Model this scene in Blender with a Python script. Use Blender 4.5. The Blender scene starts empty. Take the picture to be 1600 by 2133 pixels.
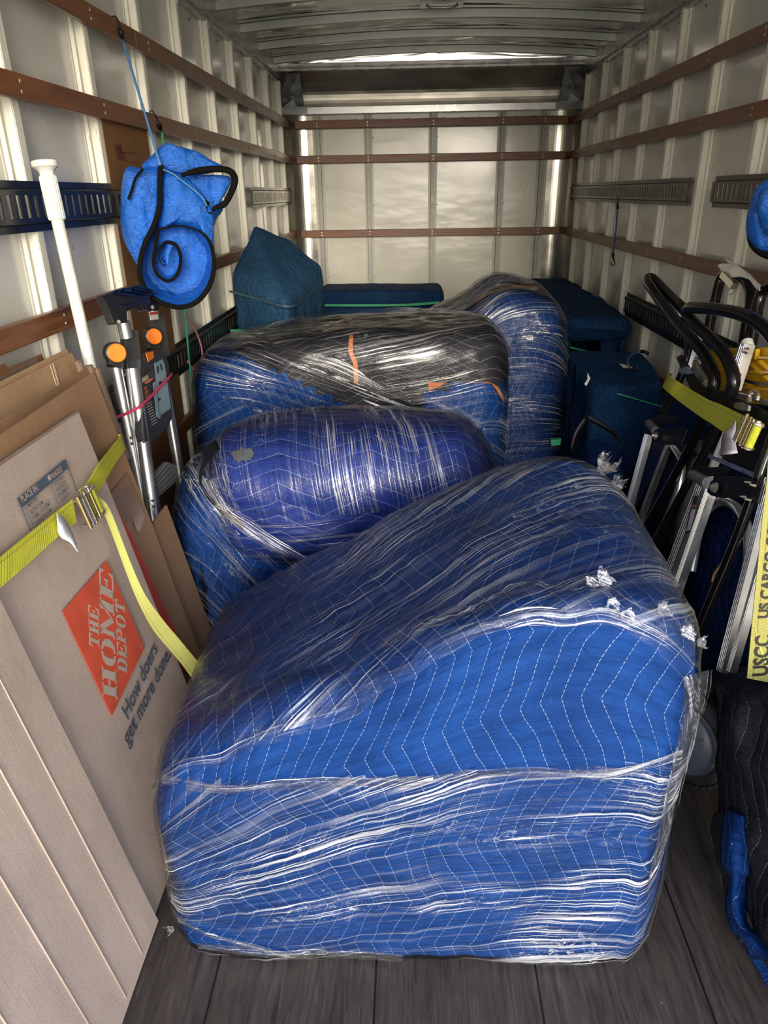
import bpy, bmesh, math, random
from mathutils import Vector, Matrix, noise
from math import sin, cos, pi, radians as R, sqrt, floor as fl

# ---------------------------------------------------------------- camera, world, sun, exposure
SC = bpy.context.scene
F_PX = 1499.13; PITCH = 0.4173665; YAW = 0.0428524; ROLL = -0.0163960; CAM_Z = 1.45
_f = Vector((-sin(YAW)*cos(PITCH), cos(YAW)*cos(PITCH), -sin(PITCH)))
_r0 = Vector((cos(YAW), sin(YAW), 0)); _u0 = _r0.cross(_f)
_r = _r0*cos(ROLL) + _u0*sin(ROLL); _u = _u0*cos(ROLL) - _r0*sin(ROLL)
CAM = Vector((0, 0, CAM_Z))
cd = bpy.data.cameras.new('camera'); cam = bpy.data.objects.new('camera', cd); SC.collection.objects.link(cam)
cam.matrix_world = Matrix(((_r.x, _u.x, -_f.x, 0), (_r.y, _u.y, -_f.y, 0), (_r.z, _u.z, -_f.z, CAM_Z), (0, 0, 0, 1)))
cd.sensor_fit = 'VERTICAL'; cd.sensor_height = 36; cd.lens = F_PX/2133*36; cd.clip_start = .02
SC.camera = cam
W_SKY = 3.7
SUN_E = 4.6
wd = bpy.data.worlds.new('world'); SC.world = wd; wd.use_nodes = True
_n = wd.node_tree.nodes; _l = wd.node_tree.links; _n.clear()
_o = _n.new('ShaderNodeOutputWorld'); _b = _n.new('ShaderNodeBackground'); _tc = _n.new('ShaderNodeTexCoord')
_s = _n.new('ShaderNodeSeparateXYZ'); _cr = _n.new('ShaderNodeValToRGB'); _mr = _n.new('ShaderNodeMapRange')
_l.new(_tc.outputs['Generated'], _s.inputs[0]); _l.new(_s.outputs['Z'], _mr.inputs[0])
_mr.inputs[1].default_value = -1; _mr.inputs[2].default_value = 1
_l.new(_mr.outputs[0], _cr.inputs[0]); _l.new(_cr.outputs[0], _b.inputs[0]); _l.new(_b.outputs[0], _o.inputs[0])
e = _cr.color_ramp.elements
e[0].position = 0.0; e[0].color = (.55, .50, .44, 1)
e[1].position = 1.0; e[1].color = (.30, .50, 1.0, 1)
for p, c in ((.47, (.75, .68, .58, 1)), (.5, (.95, .86, .72, 1)), (.56, (1.5, 1.35, 1.1, 1)), (.66, (.95, 1.0, 1.1, 1)), (.8, (.5, .7, 1.1, 1))):
    k = e.new(p); k.color = c
_b.inputs[1].default_value = W_SKY
sd = bpy.data.lights.new('sun', 'SUN'); so = bpy.data.objects.new('sun', sd); SC.collection.objects.link(so)
sd.energy = SUN_E; sd.angle = R(22); sd.color = (1.0, .90, .74)
so.rotation_euler = Vector((.16, -1, .20)).to_track_quat('Z', 'Y').to_euler()
SC.view_settings.view_transform = 'Standard'; SC.view_settings.look = 'None'
SC.view_settings.gamma = 1; SC.view_settings.use_curve_mapping = False
SC.view_settings.exposure = 0.0
SC.render.engine = 'CYCLES'
SC.cycles.use_denoising = True
SC.cycles.max_bounces = 11; SC.cycles.diffuse_bounces = 5; SC.cycles.glossy_bounces = 5
SC.cycles.transparent_max_bounces = 10; SC.cycles.sample_clamp_indirect = 6

# ---------------------------------------------------------------- placing helpers
def ray(x, y): return _f + _r*((x-800)/F_PX) - _u*((y-1066.5)/F_PX)
def px(x, y, pl):
    p0, n = pl; d = ray(x, y); return CAM + d*((p0-CAM).dot(n)/d.dot(n))
def plX(x0, k=0): return (Vector((x0, 0, 0)), Vector((1, 0, -k)))      # X = x0 + k z
def plY(y0, k=0): return (Vector((0, y0, 0)), Vector((0, 1, -k)))
def plZ(z0): return (Vector((0, 0, z0)), Vector((0, 0, 1)))
def plN(p, n): return (Vector(p), Vector(n).normalized())
def pxs(pts, pl): return [px(a, b, pl) for a, b in pts]

# ---------------------------------------------------------------- materials
MATS = {}
class NT:
    def __init__(s, name):
        s.m = bpy.data.materials.new(name); s.m.use_nodes = True; s.t = s.m.node_tree; s.t.nodes.clear()
        s.out = s.n('ShaderNodeOutputMaterial')
    def n(s, typ, **kw):
        o = s.t.nodes.new(typ)
        for k, v in kw.items(): setattr(o, k, v)
        return o
    def l(s, a, b): s.t.links.new(a, b)
    def val(s, inp, v):
        if isinstance(v, (int, float, tuple, list)): inp.default_value = v
        else: s.l(v, inp)
    def math(s, op, a, b=None, c=None, clamp=False):
        o = s.n('ShaderNodeMath', operation=op); o.use_clamp = clamp
        for i, v in enumerate((a, b, c)):
            if v is not None: s.val(o.inputs[i], v)
        return o.outputs[0]
    def coord(s, kind='Object'): return s.n('ShaderNodeTexCoord').outputs[kind]
    def map(s, v, scale=(1, 1, 1), rot=(0, 0, 0), loc=(0, 0, 0)):
        o = s.n('ShaderNodeMapping'); s.l(v, o.inputs[0]); o.inputs['Scale'].default_value = scale
        o.inputs['Rotation'].default_value = rot; o.inputs['Location'].default_value = loc; return o.outputs[0]
    def noise(s, v, scale, detail=4, rough=.55, dist=0):
        o = s.n('ShaderNodeTexNoise'); s.l(v, o.inputs['Vector']); o.inputs['Scale'].default_value = scale
        o.inputs['Detail'].default_value = detail; o.inputs['Roughness'].default_value = rough; o.inputs['Distortion'].default_value = dist
        return o.outputs['Fac']
    def rng(s, v, a, b, c=0, d=1):
        o = s.n('ShaderNodeMapRange'); s.val(o.inputs[0], v)
        for i, q in enumerate((a, b, c, d)): o.inputs[i+1].default_value = q
        return o.outputs[0]
    def mix(s, f, a, b, mode='MIX'):
        o = s.n('ShaderNodeMix', data_type='RGBA', blend_type=mode); s.val(o.inputs[0], f)
        s.val(o.inputs[6], a if not isinstance(a, tuple) else a+(1,)*(4-len(a))); s.val(o.inputs[7], b if not isinstance(b, tuple) else b+(1,)*(4-len(b)))
        return o.outputs[2]
    def bump(s, h, dist=.01, strength=1.0, normal=None):
        o = s.n('ShaderNodeBump'); s.l(h, o.inputs['Height']); o.inputs['Distance'].default_value = dist; o.inputs['Strength'].default_value = strength
        if normal is not None: s.l(normal, o.inputs['Normal'])
        return o.outputs[0]
    def pbr(s, color, rough=.5, metal=0, normal=None, coat=0, sheen=0, spec=None, trans=0):
        o = s.n('ShaderNodeBsdfPrincipled')
        s.val(o.inputs['Base Color'], color if not isinstance(color, tuple) else color+(1,)*(4-len(color)))
        s.val(o.inputs['Roughness'], rough); s.val(o.inputs['Metallic'], metal)
        if normal is not None: s.l(normal, o.inputs['Normal'])
        if coat: o.inputs['Coat Weight'].default_value = coat; o.inputs['Coat Roughness'].default_value = .12
        if sheen: o.inputs['Sheen Weight'].default_value = sheen
        if spec is not None: o.inputs['Specular IOR Level'].default_value = spec
        if trans: o.inputs['Transmission Weight'].default_value = trans
        return o.outputs[0]
    def done(s, sh): s.l(sh, s.out.inputs[0]); return s.m

def mat(name):
    def deco(fn):
        def get(*a, **kw):
            k = (name,)+a+tuple(sorted(kw.items()))
            if k not in MATS: MATS[k] = fn(NT(name), *a, **kw)
            return MATS[k]
        return get
    return deco
@mat('plain')
def m_plain(t, c, rough=.5, metal=0.0, bump=0.0, spec=None):
    co = t.coord(); n1 = t.noise(co, 18, 5); col = t.mix(t.rng(n1, .3, .7), tuple(q*.86 for q in c), tuple(min(1, q*1.1) for q in c))
    nn = t.bump(t.noise(co, 60, 4), .002, 1.0) if bump else None
    return t.done(t.pbr(col, t.rng(n1, .3, .7, rough*.85, min(1, rough*1.15)), metal, nn, spec=spec))
@mat('panel_white')
def m_panel(t, tone=0):
    co = t.coord()
    a = t.noise(t.map(co, (1.3, 1.3, 1.3)), 2.2, 6); base = t.mix(t.rng(a, .35, .7), (.67, .665, .61) if not tone else (.70, .69, .60), (.76, .755, .70) if not tone else (.78, .76, .67))
    sc = t.noise(t.map(co, (3, 9, 14)), 3.0, 8, .75, 1.5); sm = t.rng(sc, .64, .70)
    sc2 = t.noise(t.map(co, (30, 26, 7), loc=(3, 1, 2)), 1.4, 5, .7, .8); sm2 = t.rng(sc2, .655, .69)
    reg = t.rng(t.noise(co, 1.7, 2), .5, .6)
    col = t.mix(t.math('MULTIPLY', sm, .6), base, (.30, .29, .25)); col = t.mix(t.math('MULTIPLY', t.math('MULTIPLY', sm2, reg), .85), col, (.07, .07, .07))
    nb = t.bump(t.noise(t.map(co, (1, 1.2, 2.6)), 3.0, 2), .012, .35)
    return t.done(t.pbr(col, t.rng(a, .3, .7, .16, .3), 0, nb, coat=.35))
@mat('post_metal')
def m_post(t):
    co = t.coord(); a = t.noise(t.map(co, (20, 20, 3)), 3, 6, .7)
    col = t.mix(t.rng(a, .35, .68), (.76, .75, .65), (.88, .86, .76)); col = t.mix(t.rng(t.noise(t.map(co, (40, 40, 6)), 4, 3), .66, .74), col, (.28, .28, .25))
    return t.done(t.pbr(col, .4, 0, t.bump(a, .001)))
@mat('galvanised')
def m_galv(t, dark=0):
    co = t.coord(); v = t.n('ShaderNodeTexVoronoi'); t.l(co, v.inputs[0]); v.inputs['Scale'].default_value = 45
    a = t.noise(t.map(co, (3, 7, 7)), 2.5, 5, .6)
    f = t.math('ADD', t.math('MULTIPLY', v.outputs['Distance'], .12), a)
    c1, c2 = (((.26, .28, .28), (.48, .50, .48)), ((.10, .11, .12), (.24, .25, .25)), ((.22, .24, .24), (.38, .40, .39)))[dark]
    return t.done(t.pbr(t.mix(t.rng(f, .3, .8), c1, c2), t.rng(a, .3, .7, .25, .45), .8, t.bump(a, .001)))
@mat('aluminium_sheet')
def m_alu(t, rough=.18, dents=1.0, tint=0):
    co = t.coord(); a = t.noise(t.map(co, (1, 1.5, 1)), 1.5, 2, .45, .5); b = t.noise(t.map(co, (1, 2, 1)), 3, 4, .6)
    c = t.mix(t.rng(b, .3, .7), (.72, .69, .62), (.86, .83, .75)) if not tint else t.mix(t.rng(b, .3, .7), (.62, .60, .54), (.84, .80, .70))
    return t.done(t.pbr(c, t.rng(b, .3, .7, rough*.7, rough*1.4), .95, t.bump(a, .05*dents, .9)))
@mat('brushed_aluminium')
def m_brush(t, bright=1):
    co = t.coord(); a = t.noise(co, 9, 3)
    v = .62 if bright else .36
    return t.done(t.pbr(t.mix(a, (v*.9, v*.9, v*.92), (v*1.08, v*1.08, v*1.09)), t.rng(a, .3, .7, .22, .34), .9))
@mat('rail_wood')
def m_wood(t, axis=1, tone=0):
    co = t.coord(); sc = [26, 26, 26]; sc[axis] = 1.6
    a = t.noise(t.map(co, tuple(sc)), 1.6, 8, .68, .5); sc2 = [70, 70, 70]; sc2[axis] = 5
    g = t.noise(t.map(co, tuple(sc2)), 2.2, 4, .6)
    c1, c2 = ((.09, .030, .012), (.31, .125, .048)) if not tone else ((.10, .055, .035), (.25, .15, .095))
    col = t.mix(t.rng(a, .3, .72), c1, c2); col = t.mix(t.rng(g, .62, .78, 0, .5), col, (.40, .22, .12)); col = t.mix(t.rng(g, .4, .25, 0, .6), col, (.035, .014, .008))
    return t.done(t.pbr(col, t.rng(a, .3, .7, .3, .5), 0, t.bump(g, .002, .8)))
@mat('floor_plank')
def m_floor(t):
    co = t.coord(); s = t.n('ShaderNodeSeparateXYZ'); t.l(co, s.inputs[0])
    q = t.math('DIVIDE', t.math('ADD', s.outputs[0], 10.475), .325); pid = t.math('FLOOR', q); fr = t.math('SUBTRACT', q, pid)
    sub = t.math('MULTIPLY', q, 7.0); sid = t.math('FLOOR', sub)
    cb = t.n('ShaderNodeCombineXYZ'); t.l(s.outputs[0], cb.inputs[0]); t.l(s.outputs[1], cb.inputs[1]); t.l(t.math('MULTIPLY', sid, 3.71), cb.inputs[2])
    a = t.noise(t.map(cb.outputs[0], (22, 2.6, 1)), 1.5, 8, .7, .9); b = t.noise(t.map(cb.outputs[0], (95, 6, 1)), 1.6, 7, .75, .5)
    wn = t.n('ShaderNodeTexWhiteNoise', noise_dimensions='1D'); t.l(sid, wn.inputs['W'])
    col = t.mix(t.rng(a, .3, .7), (.016, .012, .010), (.090, .072, .060)); col = t.mix(t.math('MULTIPLY', wn.outputs[0], .35), col, (.075, .052, .036))
    col = t.mix(t.rng(b, .56, .70, 0, .45), col, (.17, .15, .13)); col = t.mix(t.rng(b, .45, .30, 0, .7), col, (.008, .006, .005))
    sp = t.noise(co, 42, 3, .5); col = t.mix(t.rng(sp, .765, .80), col, (.45, .43, .40))
    blot = t.noise(t.map(co, (3, 2, 1)), 3, 5); col = t.mix(t.rng(blot, .6, .75, 0, .5), col, (.02, .018, .016))
    seam = t.math('LESS_THAN', fr, .014); col = t.mix(seam, col, (.006, .005, .005))
    h = t.math('SUBTRACT', b, t.math('MULTIPLY', seam, 2.0))
    return t.done(t.pbr(col, t.rng(a, .3, .7, .46, .66), 0, t.bump(h, .003, .7), spec=.3))
@mat('cardboard')
def m_card(t, tone=0, creases=0):
    co = t.coord(); f = t.noise(co, 260, 3, .6); g = t.noise(co, 4, 4); fl_ = t.noise(t.map(co, (1, 220, 10)), 1, 2)
    cs = [((.37, .29, .24), (.46, .365, .305)), ((.27, .155, .085), (.33, .195, .11)), ((.37, .235, .125), (.47, .31, .18)), ((.20, .10, .045), (.25, .13, .06)), ((.16, .10, .07), (.21, .14, .10))][tone]
    col = t.mix(t.rng(g, .3, .7), *cs); col = t.mix(t.rng(f, .56, .72, 0, .35), col, tuple(q*.55 for q in cs[0])); col = t.mix(t.rng(f, .42, .3, 0, .3), col, tuple(min(1, q*1.35) for q in cs[1]))
    col = t.mix(t.rng(t.noise(t.map(co, (1, 7, 1.2)), 5, 5, .7, 1.0), .66, .72, 0, .3), col, tuple(min(1, q*1.4) for q in cs[1]))
    h = t.math('ADD', t.math('MULTIPLY', f, .15), t.math('MULTIPLY', g, 2.0))
    h = t.math('ADD', h, t.math('MULTIPLY', fl_, .12))
    return t.done(t.pbr(col, .72, 0, t.bump(h, .004, .6), spec=.25))
def quilt_nodes(t, S=.034, P=.26, A=.055, swap=False, offs=0.0):
    uv = t.coord('UV'); s = t.n('ShaderNodeSeparateXYZ'); t.l(uv, s.inputs[0])
    wob = t.math('MULTIPLY', t.math('SUBTRACT', t.noise(uv, 4, 2), .5), .06)
    u, v = (s.outputs[0], s.outputs[1]) if not swap else (s.outputs[1], s.outputs[0])
    u = t.math('ADD', u, wob)
    tri = t.math('ABSOLUTE', t.math('SUBTRACT', t.math('FRACT', t.math('ADD', t.math('DIVIDE', v, P), offs)), .5))
    w = t.math('DIVIDE', t.math('ADD', u, t.math('MULTIPLY', tri, A*2)), S)
    d = t.math('ABSOLUTE', t.math('SUBTRACT', t.math('FRACT', w), .5))      # 0 in the middle of a cell, .5 on the seam
    dash = t.math('LESS_THAN', t.math('FRACT', t.math('MULTIPLY', v, 120)), .72)
    line = t.math('MULTIPLY', t.math('GREATER_THAN', d, .486), dash)
    puff = t.math('SQRT', t.math('SUBTRACT', .502, d))
    return uv, line, puff
@mat('quilted_blanket')
def m_quilt(t, tone='royal', swap=0, S=.034, offs=0.0, stitch=1.0):
    uv, line, puff = quilt_nodes(t, S, .26, .055, bool(swap), offs)
    cols = {'royal': ((.004, .028, .128), (.007, .046, .195)), 'navy': ((.005, .028, .085), (.010, .045, .13)), 'teal': ((.012, .048, .105), (.024, .075, .15)),
            'deep': ((.003, .018, .085), (.006, .030, .13)), 'black': ((.012, .012, .016), (.030, .030, .038)), 'violet': ((.010, .026, .15), (.018, .042, .23))}[tone]
    a = t.noise(uv, 6, 5, .6); w = t.noise(t.map(uv, (4, 14, 1)), 3, 5, .65, 1.2); fib = t.noise(uv, 900, 2)
    col = t.mix(t.rng(a, .3, .7), *cols); col = t.mix(t.rng(t.noise(uv, 11, 6, .75, .8), .64, .74, 0, .35), col, tuple(min(1, q*2.2+.04) for q in cols[1]))
    col = t.mix(t.math('MULTIPLY', line, stitch*.85), col, (.34, .40, .55) if tone != 'black' else (.40, .40, .41))
    h = t.math('ADD', t.math('MULTIPLY', puff, .55), t.math('MULTIPLY', w, 1.3)); h = t.math('ADD', h, t.math('MULTIPLY', fib, .03))
    return t.done(t.pbr(col, .72, 0, t.bump(h, .010, .9), spec=.12))
@mat('stretch_film')
def m_film(t, rot=0.0, amount=1.0, scale=1.0, seed=0.0):
    uv = t.coord('UV')
    base = t.map(uv, (1, 1, 1), (0, 0, rot), (seed, seed*.7, 0))
    warp = t.n('ShaderNodeVectorMath', operation='ADD'); t.l(base, warp.inputs[0])
    wn = t.n('ShaderNodeTexNoise'); t.l(base, wn.inputs['Vector']); wn.inputs['Scale'].default_value = 1.6; wn.inputs['Detail'].default_value = 0
    sc = t.n('ShaderNodeVectorMath', operation='SCALE'); t.l(wn.outputs['Color'], sc.inputs[0]); sc.inputs['Scale'].default_value = .10
    t.l(sc.outputs[0], warp.inputs[1]); b = warp.outputs[0]
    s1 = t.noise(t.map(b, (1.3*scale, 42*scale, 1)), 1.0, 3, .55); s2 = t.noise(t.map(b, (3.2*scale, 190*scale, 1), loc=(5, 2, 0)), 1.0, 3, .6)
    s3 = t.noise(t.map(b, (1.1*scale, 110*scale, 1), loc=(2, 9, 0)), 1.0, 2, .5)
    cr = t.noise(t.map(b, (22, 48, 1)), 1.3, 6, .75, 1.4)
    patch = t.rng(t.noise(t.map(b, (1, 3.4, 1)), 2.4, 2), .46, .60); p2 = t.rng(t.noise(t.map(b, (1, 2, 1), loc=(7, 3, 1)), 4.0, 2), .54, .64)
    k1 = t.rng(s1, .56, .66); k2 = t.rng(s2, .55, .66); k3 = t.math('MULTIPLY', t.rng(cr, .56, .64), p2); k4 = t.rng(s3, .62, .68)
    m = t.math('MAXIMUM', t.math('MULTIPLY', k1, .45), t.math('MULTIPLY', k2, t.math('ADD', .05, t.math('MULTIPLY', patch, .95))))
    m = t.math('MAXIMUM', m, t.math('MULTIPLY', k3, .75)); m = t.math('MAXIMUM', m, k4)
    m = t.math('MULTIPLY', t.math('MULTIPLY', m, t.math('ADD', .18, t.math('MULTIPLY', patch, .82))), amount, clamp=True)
    h = t.math('ADD', t.math('MULTIPLY', s1, 1.5), t.math('ADD', t.math('MULTIPLY', s2, .30), t.math('MULTIPLY', cr, .35)))
    nb = t.bump(h, .005, .8)
    tr = t.n('ShaderNodeBsdfTransparent'); tr.inputs[0].default_value = (.98, .985, .99, 1)
    g = t.n('ShaderNodeBsdfGlossy'); g.inputs['Roughness'].default_value = .14; g.inputs['Color'].default_value = (1, 1, 1, 1); t.l(nb, g.inputs['Normal'])
    df = t.n('ShaderNodeBsdfDiffuse'); df.inputs[0].default_value = (.92, .94, .97, 1); tl = t.n('ShaderNodeBsdfTranslucent'); tl.inputs[0].default_value = (.92, .94, .97, 1)  # white fold streaks: scattering film, with sky glints painted in as diffuse
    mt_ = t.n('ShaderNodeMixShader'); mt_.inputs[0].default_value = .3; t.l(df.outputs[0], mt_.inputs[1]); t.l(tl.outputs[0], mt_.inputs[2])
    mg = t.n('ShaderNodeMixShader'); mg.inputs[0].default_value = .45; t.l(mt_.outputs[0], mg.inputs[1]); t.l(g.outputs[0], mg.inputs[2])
    fr = t.n('ShaderNodeFresnel'); fr.inputs[0].default_value = 1.38; t.l(nb, fr.inputs['Normal'])
    m1 = t.n('ShaderNodeMixShader'); t.l(t.math('MULTIPLY', fr.outputs[0], .62), m1.inputs[0]); t.l(tr.outputs[0], m1.inputs[1]); t.l(g.outputs[0], m1.inputs[2])
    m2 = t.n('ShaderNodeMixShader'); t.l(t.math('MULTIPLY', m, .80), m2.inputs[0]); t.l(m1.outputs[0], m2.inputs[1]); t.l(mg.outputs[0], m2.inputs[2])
    return t.done(m2.outputs[0])
@mat('tarpaulin')
def m_tarp(t, c=(.004, .125, .60)):
    co = t.coord(); a = t.noise(co, 22, 6, .65, .9); b = t.noise(t.map(co, (9, 9, 30)), 6, 4, .6); wv = t.noise(co, 420, 1)
    col = t.mix(t.rng(a, .3, .72), tuple(q*.72 for q in c), tuple(min(1, q*1.2+.01) for q in c))
    h = t.math('ADD', t.math('ADD', a, t.math('MULTIPLY', b, .6)), t.math('MULTIPLY', wv, .05))
    return t.done(t.pbr(col, t.rng(b, .3, .7, .16, .30), 0, t.bump(h, .014, .9), spec=.7))
@mat('webbing')
def m_web(t, c=(.52, .52, .03), dirt=.5):
    uv = t.coord('UV'); s = t.n('ShaderNodeSeparateXYZ'); t.l(uv, s.inputs[0])
    rib = t.math('SINE', t.math('MULTIPLY', s.outputs[0], 1700)); d = t.noise(uv, 26, 6, .7)
    col = t.mix(t.rng(d, .45, .75, 0, dirt), c, (.16, .16, .03)); col = t.mix(t.rng(rib, .3, 1, 0, .22), col, tuple(q*.5 for q in c))
    edge = t.math('LESS_THAN', t.math('ABSOLUTE', t.math('SUBTRACT', s.outputs[1], .19)), .018); col = t.mix(t.math('MULTIPLY', edge, .75), col, (.22, .12, .02))
    return t.done(t.pbr(col, .6, 0, t.bump(rib, .001, .6)))
@mat('bungee_cord')
def m_cord(t, c=(.02, .12, .4), c2=(.5, .5, .5)):
    uv = t.coord('UV'); s = t.n('ShaderNodeSeparateXYZ'); t.l(uv, s.inputs[0])
    w = t.math('GREATER_THAN', t.math('SINE', t.math('ADD', t.math('MULTIPLY', s.outputs[0], 700), t.math('MULTIPLY', s.outputs[1], 6.28))), .5)
    return t.done(t.pbr(t.mix(t.math('MULTIPLY', w, .8), c, c2), .6))
GLOSS_BLACK = lambda: m_plain((.005, .005, .0055), .15, spec=.42)
MATT_BLACK = lambda: m_plain((.007, .007, .008), .42, spec=.25)
WHITE_PLASTIC = lambda: m_plain((.66, .66, .61), .35)
ZINC = lambda: m_plain((.60, .58, .50), .25, .9)

# ---------------------------------------------------------------- mesh helpers
class MB:
    def __init__(s): s.v = []; s.f = []; s.uv = {}; s.mi = []; s.cur = 0
    def add(s, vs, fs, uvs=None):
        o = len(s.v); s.v += [Vector(p) for p in vs]
        for i, f in enumerate(fs):
            if uvs is not None: s.uv[len(s.f)] = [uvs[k] for k in f] if not isinstance(uvs[0], list) else uvs[i]
            s.f.append([o+k for k in f]); s.mi.append(s.cur)
        return s
    def box(s, c, size, M=None, taper=1.0):
        c = Vector(c); h = Vector(size)/2; vs = []
        for dx in (-1, 1):
            for dy in (-1, 1):
                for dz in (-1, 1):
                    p = Vector((dx*h.x, dy*h.y, dz*h.z))
                    vs.append(c + (M @ p if M else p))
        return s.add(vs, [(0, 1, 3, 2), (4, 6, 7, 5), (0, 4, 5, 1), (2, 3, 7, 6), (0, 2, 6, 4), (1, 5, 7, 3)])
    def beam(s, a, b, w, h, up=(0, 0, 1)):
        a = Vector(a); b = Vector(b); d = (b-a); L = d.length; d.normalize(); sd_ = d.cross(Vector(up)).normalized(); u2 = sd_.cross(d)
        M = Matrix((d, sd_, u2)).transposed(); return s.box((a+b)/2, (L, w, h), M)
    def tube(s, pts, r, n=10, cap=True, smooth=0, radii=None):
        pts = [Vector(p) for p in pts]
        if smooth: pts, radii = cr_open(pts, smooth), (None if radii is None else [q.x for q in cr_open([Vector((w, 0, 0)) for w in radii], smooth)])
        o = len(s.v); t0 = (pts[1]-pts[0]).normalized(); nrm = t0.orthogonal().normalized(); L = 0; rings = []
        for i, p in enumerate(pts):
            t1 = (pts[min(i+1, len(pts)-1)]-pts[max(i-1, 0)]).normalized()
            nrm = (nrm - t1*nrm.dot(t1)).normalized(); bn = t1.cross(nrm); rr = radii[i] if radii else r
            if i: L += (p-pts[i-1]).length
            rings.append(L)
            for k in range(n):
                a = 2*pi*k/n; s.v.append(p + nrm*cos(a)*rr + bn*sin(a)*rr)
        for i in range(len(pts)-1):
            for k in range(n):
                k2 = (k+1) % n; s.uv[len(s.f)] = [(rings[i], k/n), (rings[i], (k+1)/n), (rings[i+1], (k+1)/n), (rings[i+1], k/n)]
                s.f.append([o+i*n+k, o+i*n+k2, o+(i+1)*n+k2, o+(i+1)*n+k]); s.mi.append(s.cur)
        if cap:
            s.f.append([o+k for k in range(n)][::-1]); s.mi.append(s.cur); s.f.append([o+(len(pts)-1)*n+k for k in range(n)]); s.mi.append(s.cur)
        return s
    def cyl(s, a, b, r, n=20, r2=None):
        return s.tube([a, b], r, n, radii=[r, r if r2 is None else r2])
    def lathe(s, a, axis, prof, n=32):
        a = Vector(a); ax = Vector(axis).normalized(); e1 = ax.orthogonal().normalized(); e2 = ax.cross(e1); o = len(s.v); m = len(prof)
        for (h, r) in prof:
            for k in range(n):
                q = 2*pi*k/n; s.v.append(a + ax*h + e1*cos(q)*r + e2*sin(q)*r)
        for i in range(m-1):
            for k in range(n):
                k2 = (k+1) % n; s.f.append([o+i*n+k, o+i*n+k2, o+(i+1)*n+k2, o+(i+1)*n+k]); s.mi.append(s.cur)
        s.f.append([o+k for k in range(n)][::-1]); s.mi.append(s.cur); s.f.append([o+(m-1)*n+k for k in range(n)]); s.mi.append(s.cur)
        return s
    def strip(s, A, B, th=.002, sub=1):
        """ribbon between two edge polylines A and B, with thickness"""
        A = [Vector(p) for p in A]; B = [Vector(p) for p in B]
        if sub > 1: A, B = cr_open(A, sub), cr_open(B, sub)
        n = len(A); L = 0; vs = []; uv = []
        for i in range(n):
            if i: L += ((A[i]+B[i])/2-(A[i-1]+B[i-1])/2).length
            t1 = (A[min(i+1, n-1)]-A[max(i-1, 0)]); nn = t1.cross(B[i]-A[i]);
            nn = nn.normalized() if nn.length > 1e-9 else Vector((1, 0, 0))
            vs += [A[i]+nn*th/2, B[i]+nn*th/2, B[i]-nn*th/2, A[i]-nn*th/2]; uv += [(L, 0), (L, 1), (L, 1), (L, 0)]
        fs = []
        for i in range(n-1):
            for k in range(4):
                k2 = (k+1) % 4; fs.append((4*i+k, 4*i+k2, 4*i+4+k2, 4*i+4+k))
        fs += [(3, 2, 1, 0), (4*n-4, 4*n-3, 4*n-2, 4*n-1)]
        return s.add(vs, fs, uv)
    def prism(s, poly, nrm, th):
        """flat plate with outline poly, thickness th along nrm (away from the first face)"""
        poly = [Vector(p) for p in poly]; nrm = Vector(nrm).normalized(); n = len(poly)
        vs = poly + [p+nrm*th for p in poly]; fs = [tuple(range(n))[::-1], tuple(range(n, 2*n))] + [(i, (i+1) % n, n+(i+1) % n, n+i) for i in range(n)]
        return s.add(vs, fs)
    def build(s, name, mats, parent=None, smooth=False, bevel=0, kind=None, label=None, auto=None):
        me = bpy.data.meshes.new(name); me.from_pydata([tuple(p) for p in s.v], [], s.f)
        if s.uv:
            ul = me.uv_layers.new(name='UVMap')
            for i, poly in enumerate(me.polygons):
                if i in s.uv:
                    for k, li in enumerate(poly.loop_indices): ul.data[li].uv = s.uv[i][k]
        for m in (mats if isinstance(mats, (list, tuple)) else [mats]): me.materials.append(m)
        if any(s.mi): me.polygons.foreach_set('material_index', s.mi)
        bm = bmesh.new(); bm.from_mesh(me); bmesh.ops.recalc_face_normals(bm, faces=bm.faces); bm.to_mesh(me); bm.free()
        if smooth:
            me.polygons.foreach_set('use_smooth', [True]*len(me.polygons))
            if auto is not None:
                bm = bmesh.new(); bm.from_mesh(me)
                for ed in bm.edges:
                    if len(ed.link_faces) == 2 and ed.calc_face_angle(0) > R(auto): ed.smooth = False
                bm.to_mesh(me); bm.free()
        ob = bpy.data.objects.new(name, me); SC.collection.objects.link(ob)
        if bevel:
            b = ob.modifiers.new('bevel', 'BEVEL'); b.width = bevel; b.segments = 2; b.limit_method = 'ANGLE'; b.angle_limit = R(35)
        if parent: put(ob, parent)
        if kind: ob['kind'] = kind
        if label: ob['label'] = label
        return ob
def put(ob, parent):
    ob.parent = parent; ob.matrix_parent_inverse = Matrix.Translation(-parent.location)
def thing(name, label, cat, loc=(0, 0, 0), group=None):
    o = bpy.data.objects.new(name, None); SC.collection.objects.link(o); o.location = loc; o.empty_display_size = .05
    o['label'] = label; o['category'] = cat
    if group: o['group'] = group
    return o
def tag(o, label, cat, group=None):
    o['label'] = label; o['category'] = cat
    if group: o['group'] = group
    return o
def struct(o): o['kind'] = 'structure'; return o
def crp(p0, p1, p2, p3, t): return .5*((2*p1)+(p2-p0)*t+(2*p0-5*p1+4*p2-p3)*t*t+(3*p1-p0-3*p2+p3)*t**3)
def cr_open(P, n):
    out = []; P = list(P); m = len(P)
    for i in range(m-1):
        a = P[max(i-1, 0)]; b = P[i]; c = P[i+1]; d = P[min(i+2, m-1)]
        for k in range(n): out.append(crp(a, b, c, d, k/n))
    out.append(P[-1].copy() if isinstance(P[-1], Vector) else P[-1]); return out
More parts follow.
